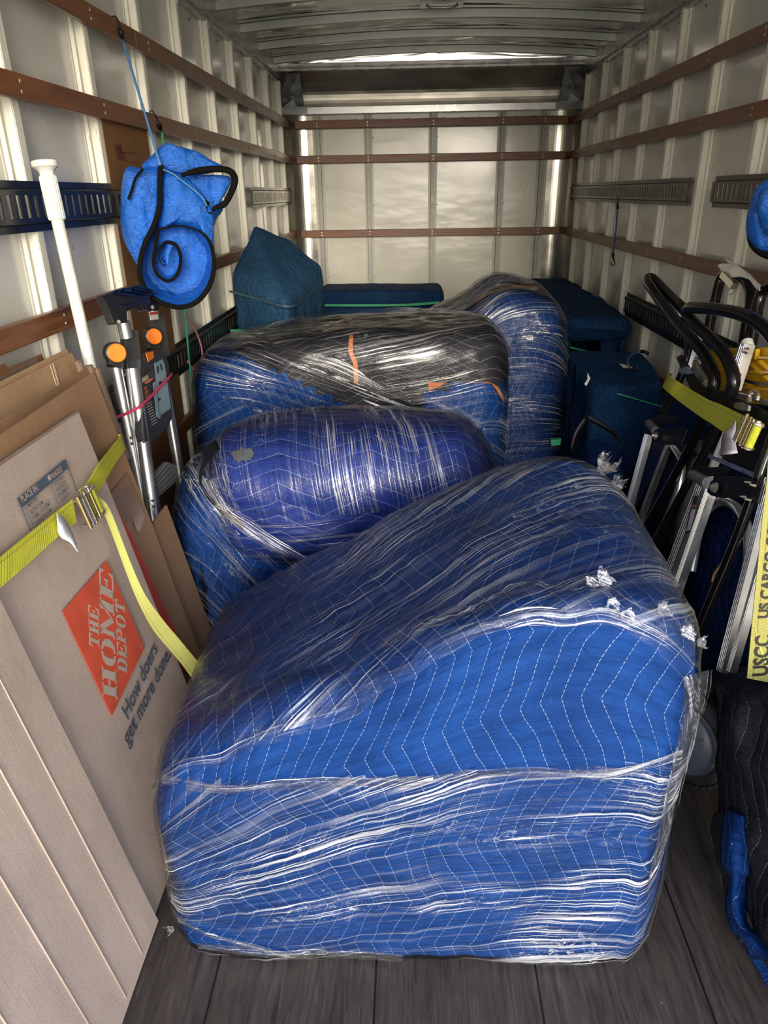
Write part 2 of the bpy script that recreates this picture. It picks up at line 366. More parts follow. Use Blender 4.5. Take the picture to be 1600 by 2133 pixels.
def cr_closed(P, n):
    m = len(P); return [crp(P[i-1], P[i], P[(i+1) % m], P[(i+2) % m], k/n) for i in range(m) for k in range(n)]
def lerp_tab(tab, x):
    """smooth interpolation of rows (x, a, b, ...)"""
    if x <= tab[0][0]: return list(tab[0][1:])
    if x >= tab[-1][0]: return list(tab[-1][1:])
    for i in range(len(tab)-1):
        if tab[i][0] <= x <= tab[i+1][0]:
            t = (x-tab[i][0])/(tab[i+1][0]-tab[i][0]); a = tab[max(i-1, 0)]; b = tab[i]; c = tab[i+1]; d = tab[min(i+2, len(tab)-1)]
            out = []
            for j in range(1, len(b)):
                m0 = (c[j]-a[j])/max(1e-6, c[0]-a[0])*(c[0]-b[0]); m1 = (d[j]-b[j])/max(1e-6, d[0]-b[0])*(c[0]-b[0])
                out.append((2*t**3-3*t*t+1)*b[j]+(t**3-2*t*t+t)*m0+(-2*t**3+3*t*t)*c[j]+(t**3-t*t)*m1)
            return out
def fbm(p, s, o=3): return noise.fractal(Vector(p)*s, .9, 2.1, o)

# ---------------------------------------------------------------- soft blanket bundles
class Bundle:
    """rounded body lofted along local x. rows: (x, y0, y1, z0, z_front, z_back, r_front, r_back)"""
    def __init__(s, rows, endr=.1, M=Matrix.Identity(4), amp=.008, freq=5, seed=0, ns=90, rb=.03, wr=.0, ks=22):
        s.M = M; x0, x1 = rows[0][0], rows[-1][0]; s.amp = amp; s.freq = freq; s.seed = seed
        xs = []
        for i in range(ns+1):
            t = i/ns; e_ = min(.25, endr*1.1/(x1-x0))
            xs.append(x0+(x1-x0)*(t + 0))
        ends = [endr*(1-cos(a)) for a in [pi/2*k/9 for k in range(1, 10)]]
        xs = [x0+.001]+[x0+q for q in ends if q < endr]+[x for x in xs if x0+endr < x < x1-endr]+[x1-q for q in reversed(ends) if q < endr]+[x1-.001]
        s.grid = []; nside = ks; nc = 7
        for x in xs:
            y0, y1, z0, zf, zb, rf, rk = lerp_tab(rows, x)
            d = min(x-x0, x1-x); ins = 0
            if d < endr: q = 1-d/endr; ins = endr*(1-sqrt(max(0, 1-q*q)))
            cy = (y0+y1)/2; cz = (z0+max(zf, zb))/2
            y0 = min(y0+ins, cy-.01); y1 = max(y1-ins, cy+.01); zf = max(zf-ins, z0+.03+.0); zb = max(zb-ins, z0+.03)
            if z0 > .02: z0 = z0+min(ins, (min(zf, zb)-z0)*.45)
            else: z0 = z0+ins*.25
            rf = min(rf, (zf-z0)*.48, (y1-y0)*.48); rk = min(rk, (zb-z0)*.48, (y1-y0)*.48); b = min(rb, (y1-y0)*.3, (min(zf, zb)-z0)*.3)
            loop = []
            def arc(cy_, cz_, r_, a0, a1): return [(cy_+r_*cos(a0+(a1-a0)*k/nc), cz_+r_*sin(a0+(a1-a0)*k/nc)) for k in range(nc+1)]
            def side(p, q, n=nside): return [(p[0]+(q[0]-p[0])*k/n, p[1]+(q[1]-p[1])*k/n) for k in range(1, n)]
            A = arc(y1-b, z0+b, b, 0, -pi/2); Bq = arc(y0+b, z0+b, b, -pi/2, -pi); Cq = arc(y0+rf, zf-rf, rf, pi, pi/2); D = arc(y1-rk, zb-rk, rk, pi/2, 0)
            loop = A+side(A[-1], Bq[0], 8)+Bq+side(Bq[-1], Cq[0])+Cq+side(Cq[-1], D[0])+D+side(D[-1], A[0], 10)
            s.grid.append([Vector((x, p[0], p[1])) for p in loop])
        s.n = len(s.grid[0]); s.m = len(s.grid)
        s.wr = wr; s.calc()
    def calc(s):
        m, n = s.m, s.n; mid = s.grid[m//2]; s.V = [0]
        for k in range(n): s.V.append(s.V[-1]+(mid[(k+1) % n]-mid[k]).length)
        s.U = [g[0].x for g in s.grid]
        s.P = [[None]*n for _ in range(m)]; s.N = [[None]*n for _ in range(m)]
        for i in range(m):
            for k in range(n):
                du = s.grid[min(i+1, m-1)][k]-s.grid[max(i-1, 0)][k]; dv = s.grid[i][(k+1) % n]-s.grid[i][k-1]
                nr = du.cross(dv)
                if nr.length < 1e-9: nr = Vector((0, 0, 1))
                nr.normalize(); c = (sum((s.grid[i][j] for j in range(0, n, 7)), Vector())/len(range(0, n, 7)))
                if nr.dot(s.grid[i][k]-c) < 0: nr = -nr
                s.N[i][k] = nr
        for i in range(m):
            for k in range(n):
                p = s.grid[i][k]; q = p+Vector((s.seed*3.1, s.seed*1.7, 0)); nr = s.N[i][k]
                d = s.amp*fbm(q, s.freq, 4)
                if s.wr: d += s.wr*(abs(noise.noise(Vector((q.x*9+2*noise.noise(q*4), q.y*4, q.z*2.2))))*-1.6+.3)
                pp = p+nr*d
                if pp.z < .003 and p.z < .03: pp.z = max(pp.z, .003)
                s.P[i][k] = s.M @ pp; s.N[i][k] = (s.M.to_3x3() @ nr).normalized()
    def blanket(s, name, mt, parent, keep=None, off=0, swapuv=False, label=None):
        b = MB(); m, n = s.m, s.n
        for i in range(m):
            for k in range(n): b.v.append(s.P[i][k]+s.N[i][k]*off)
        for i in range(m-1):
            for k in range(n):
                k2 = (k+1) % n
                if keep and not keep(s.P[i][k], i/(m-1), k/n, s.N[i][k]): continue
                b.uv[len(b.f)] = [(s.U[i], s.V[k]), (s.U[i], s.V[k+1]), (s.U[i+1], s.V[k+1]), (s.U[i+1], s.V[k])]
                b.f.append([i*n+k, i*n+k2, (i+1)*n+k2, (i+1)*n+k]); b.mi.append(0)
        if not keep: b.f += [[k for k in range(n)], [(m-1)*n+k for k in range(n)][::-1]]; b.mi += [0, 0]
        ob = b.build(name, mt, parent, smooth=True, label=label)
        bm = bmesh.new(); bm.from_mesh(ob.data); bmesh.ops.delete(bm, geom=[v for v in bm.verts if not v.link_faces], context='VERTS'); bm.to_mesh(ob.data); bm.free()
        return ob
    def film(s, name, mats, parent, pick, off=.006, amp=.004, rough=.0, label=None):
        """pick(P, a, b, N) -> None or material index"""
        b = MB(); m, n = s.m, s.n
        for i in range(m):
            for k in range(n):
                p = s.P[i][k]; d = off+amp*abs(noise.noise(Vector((p.x*7, p.y*23+s.seed, p.z*31))))+rough*noise.noise(p*55)
                b.v.append(p+s.N[i][k]*d)
        for i in range(m-1):
            for k in range(n):
                q = pick(s.P[i][k], i/(m-1), k/n, s.N[i][k])
                if q is None: continue
                k2 = (k+1) % n; b.uv[len(b.f)] = [(s.U[i], s.V[k]), (s.U[i], s.V[k+1]), (s.U[i+1], s.V[k+1]), (s.U[i+1], s.V[k])]
                b.f.append([i*n+k, i*n+k2, (i+1)*n+k2, (i+1)*n+k]); b.mi.append(q)
        ob = b.build(name, mats, parent, smooth=True, label=label)
        bm = bmesh.new(); bm.from_mesh(ob.data); bmesh.ops.delete(bm, geom=[v for v in bm.verts if not v.link_faces], context='VERTS'); bm.to_mesh(ob.data); bm.free()
        return ob
    def at(s, a, b, off=0):
        i = max(0, min(s.m-1, int(a*(s.m-1)))); k = int(b*s.n) % s.n; return s.P[i][k]+s.N[i][k]*off

def text(body, o, ex, ey, size, mt, parent, name='lettering', bold=0.0, sx=1.0, lift=.0008, align='LEFT', shear=0.0):
    """flat lettering on a surface: origin o, reading direction ex, up direction ey"""
    c = bpy.data.curves.new('t', 'FONT'); c.body = body; c.size = size; c.offset = bold; c.align_x = align; c.shear = shear; c.resolution_u = 3
    tmp = bpy.data.objects.new('t', c); SC.collection.objects.link(tmp); dg = bpy.context.evaluated_depsgraph_get()
    me = bpy.data.meshes.new_from_object(tmp.evaluated_get(dg)); bpy.data.objects.remove(tmp); bpy.data.curves.remove(c)
    ex = Vector(ex).normalized(); ey = Vector(ey).normalized(); ez = ex.cross(ey).normalized()
    for v in me.vertices: v.co = Vector(o)+ex*v.co.x*sx+ey*v.co.y+ez*lift
    me.materials.clear(); me.materials.append(mt); me.name = name
    ob = bpy.data.objects.new(name, me); SC.collection.objects.link(ob)
    if parent: put(ob, parent)
    return ob
# ---------------------------------------------------------------- the truck box
XL, XR, YB, Y0, ZC = -1.085, 1.385, 6.90, -.12, 2.36
RAILZ = (CAM_Z+.5324, CAM_Z+.2685, CAM_Z-.3257); RH = .0613
PX_L, PX_R = -1.045, 1.345           # face of the posts
RX_L, RX_R, RY = -1.0207, 1.3193, 6.8145
POSTY = [.46, 1.02, 1.575, 2.13, 2.69, 3.24, 3.80, 4.34, 4.88, 5.42, 5.98, 6.53]

b = MB(); b.box(((XL+XR)/2, (Y0+YB)/2, -.02), (XR-XL+.1, YB-Y0+.1, .04)); struct(b.build('floor', m_floor()))
b = MB(); b.box((XL-.015, (Y0+YB)/2, 1.2), (.03, YB-Y0+.1, 2.4)); wl = struct(b.build('wall_left', m_panel(0)))
b = MB(); b.box((XR+.015, (Y0+YB)/2, 1.2), (.03, YB-Y0+.1, 2.4)); wr_ = struct(b.build('wall_right', m_panel(0)))
b = MB(); b.box(((XL+XR)/2, YB+.015, 1.2), (XR-XL+.1, .03, 2.4)); wb = struct(b.build('wall_back', m_panel(1)))
def post(parent, side, c, ztop=2.27):
    b = MB(); r = random.Random(int(c*100)+(0 if side == 'L' else 7))
    if side in 'LR':
        s = 1 if side == 'L' else -1; xw = XL if side == 'L' else XR; xf = PX_L if side == 'L' else PX_R
        b.cur = 2; b.box(((xw+s*.002), c-.034, ztop/2), (.004, .036, ztop)); b.cur = 1; b.box(((xw+s*.002), c+.034, ztop/2), (.004, .036, ztop)); b.cur = 0  # far flange in grey steel, darkened in colour for shade behind the post
        b.box((xw+(xf-xw)/2-s*.001, c, ztop/2), (abs(xf-xw)-.002, .034, ztop))
        b.box((xf-s*.0015, c, ztop/2), (.003, .034, ztop)); b.box((xw+s*.010, c-.040, ztop/2), (.012, .005, ztop))
        for z in [q*.30+.15 for q in range(7)]: b.lathe((xw+s*.004, c-.04, z), (s, 0, 0), [(0, .006), (.003, .004)], 8)
        b.lathe((xf, c, ztop-.03), (s, 0, 0), [(0, .008), (.004, .005)], 8)
    else:
        b.cur = 2; b.box((c, YB-.002, 1.03), (.075, .004, 2.06)); b.cur = 0; b.box((c, YB-.025, 1.03), (.030, .05, 2.06))
        for z in (.3, .75, 1.35, 1.88): b.lathe((c+.04, YB-.004, z), (0, -1, 0), [(0, .006), (.003, .004)], 8)
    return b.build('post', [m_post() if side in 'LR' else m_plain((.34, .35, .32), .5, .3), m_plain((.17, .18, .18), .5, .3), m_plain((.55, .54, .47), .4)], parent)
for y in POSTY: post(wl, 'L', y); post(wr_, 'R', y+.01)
for x in (-.804, -.379, .174, .756, 1.101): post(wb, 'B', x)
# rivets on the panels: one row under the top rail, one in mid height
for (par, xw, s) in ((wl, XL, 1), (wr_, XR, -1)):
    b = MB()
    for i in range(37): b.lathe((xw, .2+i*.187, 2.235), (s, 0, 0), [(0, .007), (.003, .005)], 8)
    b.build('rivet_row', m_galv(1), par)
b = MB()
for i in range(16): b.lathe((XL+.15+i*.15, YB, 2.02), (0, -1, 0), [(0, .008), (.003, .006)], 8)
for x in (-.87, 1.165):
    for i in range(26): b.lathe((x, YB, .25+i*.068), (0, -1, 0), [(0, .007), (.003, .005)], 8)
b.build('rivet_row', m_galv(1), wb)
# curved steel corner covers
for nm, xc, s in (('trim_1', XL, 1), ('trim_2', XR, -1)):
    b = MB(); rr = .185; N = 16
    ps = [(xc+s*(rr-rr*cos(a)), YB-.004-(rr-rr*sin(a))) for a in [pi/2*k/N for k in range(N+1)]]
    ps = [(xc+s*.003, YB-.30)]+ps+[(xc+s*(rr+.045), YB-.004)]
    for i in range(len(ps)-1):
        (x0, y0), (x1, y1) = ps[i], ps[i+1]; b.add([(x0, y0, 0), (x1, y1, 0), (x1, y1, 2.06), (x0, y0, 2.06)], [(0, 1, 2, 3)])
    bm_ = b.build(nm, m_alu(.2, .25, 1), smooth=True); struct(bm_)
    b = MB()
    for i in range(36): b.lathe((xc+s*(rr+.03), YB-.004, .1+i*.055), (0, -1, 0), [(0, .004), (.002, .003)], 6)
    b.build('rivet_row', m_galv(1), bm_)
# wooden rails
tn = [3]
def trim(b, m, bevel=.002):
    o = b.build('trim_%d' % tn[0], m, bevel=bevel); tn[0] += 1; return struct(o)
def screws(par, pts, nrm):
    b = MB()
    for p in pts: b.lathe(p, nrm, [(0, .0055), (.0018, .0045), (.0022, .001)], 8)
    b.build('screw_row', m_plain((.62, .58, .5), .3, .8), par)
for z in RAILZ:
    for (xf, s, pf) in ((RX_L, 1, PX_L), (RX_R, -1, PX_R)):
        b = MB(); y = Y0
        L = 3.1 if s > 0 else 2.6
        ys = [Y0, L, 4.98 if s > 0 else 5.05, 6.80]
        for a_, c_ in zip(ys, ys[1:]): b.box(((xf+pf)/2-s*.0, (a_+c_)/2, z), (abs(xf-pf), c_-a_-.003, RH))
        o = trim(b, m_wood(1), .004)
        screws(o, [(xf, yy, z+dz) for yy in POSTY for dz in (-.012, .012)], (s, 0, 0))
    b = MB(); b.box(((RX_L+RX_R)/2+.0, RY+.0125, z), (RX_R-RX_L-.06, .025, RH)); o = trim(b, m_wood(0), .004)
    screws(o, [(x, RY, z+dz) for x in (-.804, -.379, .174, .756, 1.101) for dz in (-.012, .012)], (0, -1, 0))
# low rail hidden mostly by the load
for (xf, s, pf) in ((RX_L, 1, PX_L), (RX_R, -1, PX_R)):
    b = MB(); b.box(((xf+pf)/2, (Y0+6.8)/2, .50), (abs(xf-pf), 6.8-Y0, RH)); trim(b, m_wood(1), .004)
# top extrusions along both walls
for s, xw in ((1, XL), (-1, XR)):
    b = MB(); b.box((xw+s*.028, (Y0+YB)/2, 2.348), (.056, YB-Y0, .126)); b.box((xw+s*.018, (Y0+YB)/2, 2.275), (.036, YB-Y0, .025))
    o = trim(b, m_brush(0), .004)
    bb = MB()
    for i in range(24): bb.lathe((xw+s*.045, .1+i*.285, 2.29), (s*.3, 0, -1), [(0, .008), (.004, .005)], 8)
    bb.build('rivet_row', m_galv(0), o)
# ceiling: crowned sheet with bows
b = MB(); NX, NY = 16, 90
def crown(x): t = (x-(XL+XR)/2)/((XR-XL)/2); return ZC+.055*(1-t*t)
BOWS = [.45, 1.03, 1.61, 2.19, 2.77, 3.35, 3.93, 4.50, 5.08, 5.65, 6.22]
for j in range(NY+1):
    for i in range(NX+1):
        x = XL+(XR-XL)*i/NX; y = Y0+(YB-Y0)*j/NY
        d = min(abs(y-q) for q in BOWS); b.v.append(Vector((x, y, crown(x)+.03-.012*math.exp(-(d/.09)**2)*0+.008*noise.noise(Vector((x*1.7, y*2.2, 3)))*min(1, 3*(1-abs((x-(XL+XR)/2)/((XR-XL)/2)))))))
for j in range(NY):
    for i in range(NX): a_ = j*(NX+1)+i; b.f.append([a_, a_+1, a_+NX+2, a_+NX+1]); b.mi.append(0)
ceil = struct(b.build('ceiling', m_alu(.13, 1.2), smooth=True))
sh = MB(); sh.box(((XL+XR)/2, (Y0+YB)/2, ZC+.13), (XR-XL+.2, YB-Y0+.1, .02)); sh.build('roof_skin', m_galv(0), ceil)
for y in BOWS:
    b = MB(); N = 22; xs = [XL+.05+(XR-XL-.10)*i/N for i in range(N+1)]
    prof = [(-.045, .028), (-.045, .016), (-.024, .014), (-.020, -.026), (.020, -.026), (.024, .014), (.045, .016), (.045, .028)]
    for i, x in enumerate(xs):
        for (dy, dz) in prof: b.v.append(Vector((x, y+dy, crown(x)+dz)))
    m_ = len(prof)
    for i in range(N):
        for k in range(m_): k2 = (k+1) % m_; b.f.append([i*m_+k, i*m_+k2, (i+1)*m_+k2, (i+1)*m_+k]); b.mi.append(0)
    b.f += [list(range(m_)), [N*m_+k for k in range(m_)][::-1]]; b.mi += [0, 0]
    b.build('roof_bow', m_plain((.27, .29, .27), .36, .55), ceil)
# header above the back wall
b = MB(); N = 12
arc_ = [(6.86-.06*sin(pi*k/N)*-1-.12*(k/N), 2.10+.25*k/N) for k in range(N+1)]
for i in range(N):
    (y0, z0), (y1, z1) = arc_[i], arc_[i+1]; b.add([(-.92, y0, z0), (1.22, y0, z0), (1.22, y1, z1), (-.92, y1, z1)], [(0, 1, 2, 3)])
hd = struct(b.build('wall_header', m_alu(.34, .35, 1), smooth=True)); hd.name = 'trim_%d' % tn[0]; tn[0] += 1
b = MB(); b.box(((XL+XR)/2, 6.84, 2.085), (XR-XL, .05, .055)); trim(b, m_brush(1), .003)
b = MB(); b.box(((XL+XR)/2, 6.70, 2.375), (XR-XL-.1, .10, .055)); b.box(((XL+XR)/2, 6.655, 2.372), (XR-XL-.1, .02, .012)); trim(b, m_brush(1), .004)
for s, xa, xb in ((1, XL+.01, -.90), (-1, XR-.01, 1.20)):
    b = MB(); b.add([(xa, 6.80, 2.10), (xb, 6.83, 2.10), (xb+s*.0-s*.02, 6.74, 2.36), (xa, 6.70, 2.36)], [(0, 1, 2, 3)])
    b.add([(xa, 6.79, 2.11), (xb-s*.06, 6.81, 2.11), (xb-s*.09, 6.79, 2.17), (xa, 6.75, 2.22)], [(0, 1, 2, 3)])
    b.box(((xa+xb)/2, 6.81, 2.085), (abs(xb-xa)+.05, .012, .058))
    for q in ((.05, 2.13), (.09, 2.135), (.12, 2.125)): b.lathe((xb-s*q[0]-s*.02, 6.80, q[1]), (0, -1, 0), [(0, .008), (.004, .005)], 8)
    trim(b, m_galv(1), 0)
# handle plate in the roof
t = thing('ceiling_latch', 'small rectangular metal latch plate with a pull handle under the roof sheet', 'latch', (.16, 4.78, 2.36))
b = MB(); b.box((.16, 4.80, 2.405), (.24, .17, .012)); b.box((.16, 4.72, 2.40), (.24, .012, .025)); b.build('plate', m_brush(1), t, bevel=.002)
b = MB(); b.tube([(.08, 4.73, 2.395), (.085, 4.70, 2.372), (.16, 4.695, 2.365), (.235, 4.70, 2.372), (.24, 4.73, 2.395)], .006, 8, smooth=4); b.build('handle', m_galv(0), t, smooth=True)

# slotted steel rails (vertical slots)
def slotted(label, side, ya, yb, zc, mtl, pitch=.0475, h=.128, group=None):
    s = 1 if side == 'L' else -1; pf = PX_L if side == 'L' else PX_R; b = MB(); L = yb-ya; yc = (ya+yb)/2
    xb = pf+s*.002; xo = pf+s*.014; hi = h*.36
    for q in (-1, 1):
        b.box((xb, yc, zc+q*(h/2-h*.07)), (.003, L, h*.14))
        b.add([(xb, ya, zc+q*(h/2-h*.14)), (xb, yb, zc+q*(h/2-h*.14)), (xo, yb, zc+q*hi*.86), (xo, ya, zc+q*hi*.86)], [(0, 1, 2, 3)])
        b.box((xo, yc, zc+q*hi*.74), (.0035, L, hi*.26))
        for i in range(int(L/pitch)):
            b.lathe((xb+s*.001, ya+.02+i*pitch, zc+q*(h/2-h*.07)), (s, 0, 0), [(0, .0035), (.0015, .003)], 6)
    n = int(L/pitch)
    for i in range(n+1):
        y = ya+i*pitch; w = pitch*.58
        b.box((xo, min(max(y, ya+w/2), yb-w/2), zc), (.0035, w, hi*1.24))
    o = b.build('slotted_rail', mtl, bevel=0); tag(o, label, 'rail', group); return o
BR = m_plain((.018, .019, .022), .3, .35); BRN = m_plain((.085, .075, .06), .38, .6)
slotted('long black slotted steel rail on left wall behind the white pole', 'L', -.1, 2.86, 1.430, BR)
slotted('short brown-grey slotted rail high on the left wall near back corner', 'L', 5.05, 6.70, 1.435, BRN)
slotted('black slotted rail low on left wall beside the covered chair', 'L', 1.4, 4.6, .785, BR, h=.14)
slotted('long brown-grey slotted rail high on the right wall up to back corner', 'R', 3.87, 6.72, 1.432, BRN)
slotted('slotted rail high on right wall running behind the blue bag', 'R', -.1, 3.56, 1.432, BRN)
slotted('black slotted rail low on right wall behind the hand trucks', 'R', 1.6, 4.72, .79, BR, h=.14)

# ---------------------------------------------------------------- cardboard stack on the left
def slab(label, x0, k, t, corner, edge, tone, ynear=-.08, zbot=.004, name='flattened_box', group=None, layers=1, ragged=0, zc=None, crease=None):
    """flattened box leaning on the wall: far top corner and a second point of the top edge given on its own plane"""
    pl = plX(x0, -k); c = px(*corner, pl)
    if edge is None: sl = 0
    else: e_ = px(*edge, pl); sl = (c.z-e_.z)/max(.05, c.y-e_.y)
    y1 = c.y; z1 = c.z if zc is None else zc; zn = z1-sl*(y1-ynear); n = Vector((1, 0, k)).normalized()
    b = MB(); N = 26; M_ = 10
    for q in range(2):
        for i in range(N+1):
            y = ynear+(y1-ynear)*i/N
            for j in range(M_+1):
                zt = zn+(z1-zn)*i/N + (ragged*noise.noise(Vector((y*14, x0*9, 0))) if j == M_ else 0)
                z = zbot+(zt-zbot)*j/M_; w = .004*noise.noise(Vector((y*3, z*3, x0*20)))
                cr_ = 0
                if crease:
                    for (yc, dep) in crease: cr_ -= dep*math.exp(-((y-yc)/.010)**2)
                b.v.append(Vector((x0-k*z, y, z))+n*((0 if q == 0 else -t)+w+(cr_ if q == 0 else 0)))
    W_ = M_+1; O = (N+1)*W_
    for q in range(2):
        for i in range(N):
            for j in range(M_):
                a_ = q*O+i*W_+j; f = [a_, a_+1, a_+W_+1, a_+W_]; b.f.append(f if q == 0 else f[::-1]); b.mi.append(0)
    for j in range(M_):
        b.f.append([j, j+1, O+j+1, O+j]); b.f.append([N*W_+j, O+N*W_+j, O+N*W_+j+1, N*W_+j+1]); b.mi += [0, 0]
    for i in range(N):
        b.f.append([i*W_+M_, (i+1)*W_+M_, O+(i+1)*W_+M_, O+i*W_+M_]); b.f.append([i*W_, O+i*W_, O+(i+1)*W_, (i+1)*W_]); b.mi += [0, 0]
    root = thing(name, label, 'cardboard box', (x0, y1, 0), group)
    o = b.build('panel', m_card(tone), root, smooth=True, auto=40)
    return root, pl, n, y1
KL = .2; NL = Vector((1, 0, KL)).normalized(); UL = Vector((-KL, 0, 1)).normalized(); VL = Vector((0, 1, 0))
g_ = 'flattened moving boxes leaning on the left wall'
c0, plC, _, yC = slab('flattened grey-brown box nearest the camera, plain with long ridges, at lower left', -.553, KL, .007, (0, 1250), None, 0, zc=.93, group=g_)
b = MB()
for (ya, d_) in ((.62, .0022), (.66, .002), (.88, .0018), (.97, .0016), (.78, .0016)):
    b.tube([Vector((-.553-KL*z, ya, z))+NL*.0005 for z in (.02, .3, .6, .92)], d_, 8)
b.build('crease_ridge', m_card(0), c0, smooth=True)
a0, plA, _, yA = slab('flattened box printed with an orange square logo and a room checklist', -.566, KL, .006, (165, 860), (0, 973), 0, group=g_)
for i in range(3):
    slab(['flattened box directly behind the orange logo box, its edge just showing', 'second thin flattened box behind the logo box, a sliver of edge visible', 'third thin flattened box behind the logo box, against the tall brown sheet'][i], -.5735-.0075*i, KL, .005, (165-3*i, 859-2*i), (0, 971-4*i), 4 if i % 2 == 0 else 0, group=g_)
b0, plB, _, yB = slab('tall brown flattened box behind the logo box, with a red printed patch', -.606, KL, .008, (196, 776), (0, 908), 1, group=g_)
b2, plB2, _, _ = slab('brown flattened box reaching farthest back, behind the ladder foot side', -.622, KL, .007, (347, 1052), None, 1, group=g_)
slab('plain brown flattened box second behind the tall brown sheet', -.66, KL, .007, (187, 764), (0, 878), 1, group=g_)
slab('light tan flattened box with two pale tape lines', -.715, KL, .006, (150, 735), (0, 812), 2, group=g_)
slab('light tan flattened box just behind the one with pale tape lines', -.735, KL, .006, (139, 727), (0, 796), 2, group=g_)
slab('dark brown flattened box with a notched top near the wall', -.79, KL, .008, (88, 737), (0, 775), 3, group=g_)
slab('short dark flattened box nearest the left wall, at the picture edge', -.81, KL, .008, (13, 757), None, 3, group=g_)
slab('grey-brown flattened box between the dark box and the tan boxes', -.768, KL, .006, (76, 742), (0, 787), 4, group=g_)
# pale tape lines on the tan box
tb = [o for o in SC.objects if o.type == 'EMPTY' and o.get('label', '').startswith('light tan flattened box with two')][0]; plT = plX(-.7135, -KL)
b = MB(); b.strip(pxs([(104, 760), (118, 805)], plT), pxs([(106, 759), (120, 804)], plT), .001); b.strip(pxs([(109, 757), (122, 803)], plT), pxs([(112, 756), (125, 802)], plT), .001)
b.build('tape_line', m_plain((.62, .47, .30), .6), tb)
# torn corrugated offcuts rolled between the sheets
for i, (cx_, cy_, r_, x_) in enumerate(((186, 762, .016, -.87), (203, 768, .012, -.852), (163, 753, .014, -.885))):
    p = px(cx_, cy_, plX(x_)); b = MB(); pts = []
    for j in range(46):
        a = j*.42; rr = r_*(.35+.65*j/45); pts.append(p+Vector((cos(a)*rr*.6, sin(a)*rr, 0)))
    A = [q+Vector((0, 0, .006*noise.noise(q*300))) for q in pts]; B_ = [q+Vector((.05, -.02, -.25)) for q in pts]
    b.strip(A, B_, .0022); o = b.build('corrugated_offcut', m_card(4)); tag(o, ['largest torn corrugated roll at the top corner of the cardboard stack', 'torn corrugated roll closest to the tall brown sheet corner', 'torn corrugated roll nearest the wall, touching the tan boxes'][i], 'cardboard offcut', 'torn corrugated cardboard rolls')
# print on the logo box
ORANGE = m_plain((.56, .075, .035), .65); SLATE = m_plain((.06, .085, .115), .65); CARDP = m_card(0)
def onA(x, y, l=.0): return px(x, y, plA)+NL*(.0045+l)
def sheet_basis(pl): return pl
top_, lef, bot, rig = onA(218, 1168), onA(125, 1275), onA(228, 1493), onA(297, 1350)
b = MB(); b.prism([top_, lef, bot, rig], NL, .0008); b.build('logo_square', ORANGE, a0)
ctr = (top_+lef+bot+rig)/4; DX = (top_-bot)/2; DY = (lef-rig)/2       # DX: reading direction, DY: up of the letters
def LG(x, y): return ctr+DX*x+DY*y+NL*.0009
def glyph(b, ch, x0, x1, y0, y1):
    """stencil slab-serif capitals out of plates, in logo coordinates"""
    w = x1-x0; h = y1-y0; s = min(w*.30, .11); t = h*.13
    def q(pts): b.prism([LG(x0+w*u, y0+h*v) for u, v in pts], NL, .0003)
    def r(a, c, d, e_): q([(a, c), (d, c), (d, e_), (a, e_)])
    S = s/w; T = .13
    if ch == 'T': r(.5-S/2, 0, .5+S/2, .83); r(.5-S, 0, .5+S, .07); q([(0, 1), (0, .68), (.06, .68), (.16, .87), (.84, .87), (.94, .68), (1, .68), (1, 1)])
    elif ch == 'H': r(.08, 0, .08+S, 1); r(.92-S, 0, .92, 1); r(.08+S+.03, .45, .92-S-.03, .56); [r(a, c, a+S+.16, c+.08) for a in (0, .84-S) for c in (0, .92)]
    elif ch == 'E': r(.08, 0, .08+S, 1); q([(.0, 1), (1, 1), (1, .70), (.93, .70), (.84, .9), (.0, .92)]); q([(0, 0), (1, 0), (1, .32), (.93, .32), (.84, .10), (0, .08)]); q([(.12+S, .46), (.62, .46), (.62, .36), (.7, .36), (.7, .66), (.62, .66), (.62, .55), (.12+S, .55)])
    elif ch == 'P': r(.08, 0, .08+S, 1); r(0, 0, .16+S, .08); r(0, .92, .2+S, 1); q([(.12+S, 1), (.75, 1), (1, .86), (1, .58), (.75, .43), (.12+S, .43), (.12+S, .52), (.66, .52), (1-S, .64), (1-S, .80), (.66, .91), (.12+S, .91)])
    elif ch == 'D': r(.08, 0, .08+S, 1); r(0, 0, .2+S, .08); r(0, .92, .2+S, 1); q([(.12+S, 1), (.66, 1), (.9, .86), (1, .65), (1, .35), (.9, .14), (.66, 0), (.12+S, 0), (.12+S, .09), (.58, .09), (1-S, .36), (1-S, .64), (.58, .91), (.12+S, .91)])
    elif ch == 'O':
        for sg in (0, 1):
            P_ = [(.46, 1), (.22, .93), (.05, .74), (0, .5), (.05, .26), (.22, .07), (.46, 0), (.46, .1), (.32, .16), (S, .36), (S, .64), (.32, .84), (.46, .9)]
            q([((1-u) if sg else u, v) for u, v in P_])
    elif ch == 'M':
        r(.05, 0, .05+S*.55, 1); r(.95-S, 0, .95, 1); r(0, 0, .2, .08); r(.95-S-.05, 0, 1, .08); q([(.0, 1), (.24, 1), (.54, .34), (.50, .08), (.46, .08), (.10, .92), (.0, .92)]); q([(.56, .30), (.82, 1), (1, 1), (1, .92), (.86, .92), (.53, .08)])
b = MB()
def word(wd_, x0, x1, y0, y1, gap=.02, wts=None):
    n = len(wd_); wts = wts or [1]*n; tot = sum(wts); W_ = (x1-x0)-gap*(n-1); x = x0
    for c_, w_ in zip(wd_, wts): ww = W_*w_/tot; glyph(b, c_, x, x+ww, y0, y1); x += ww+gap
word('THE', -.24, .26, .22, .46); word('HOME', -.80, .82, -.17, .18, .03, [1, .95, 1.3, 1]); word('DEPOT', -.42, .52, -.46, -.21)
b.build('logo_lettering', CARDP, a0)
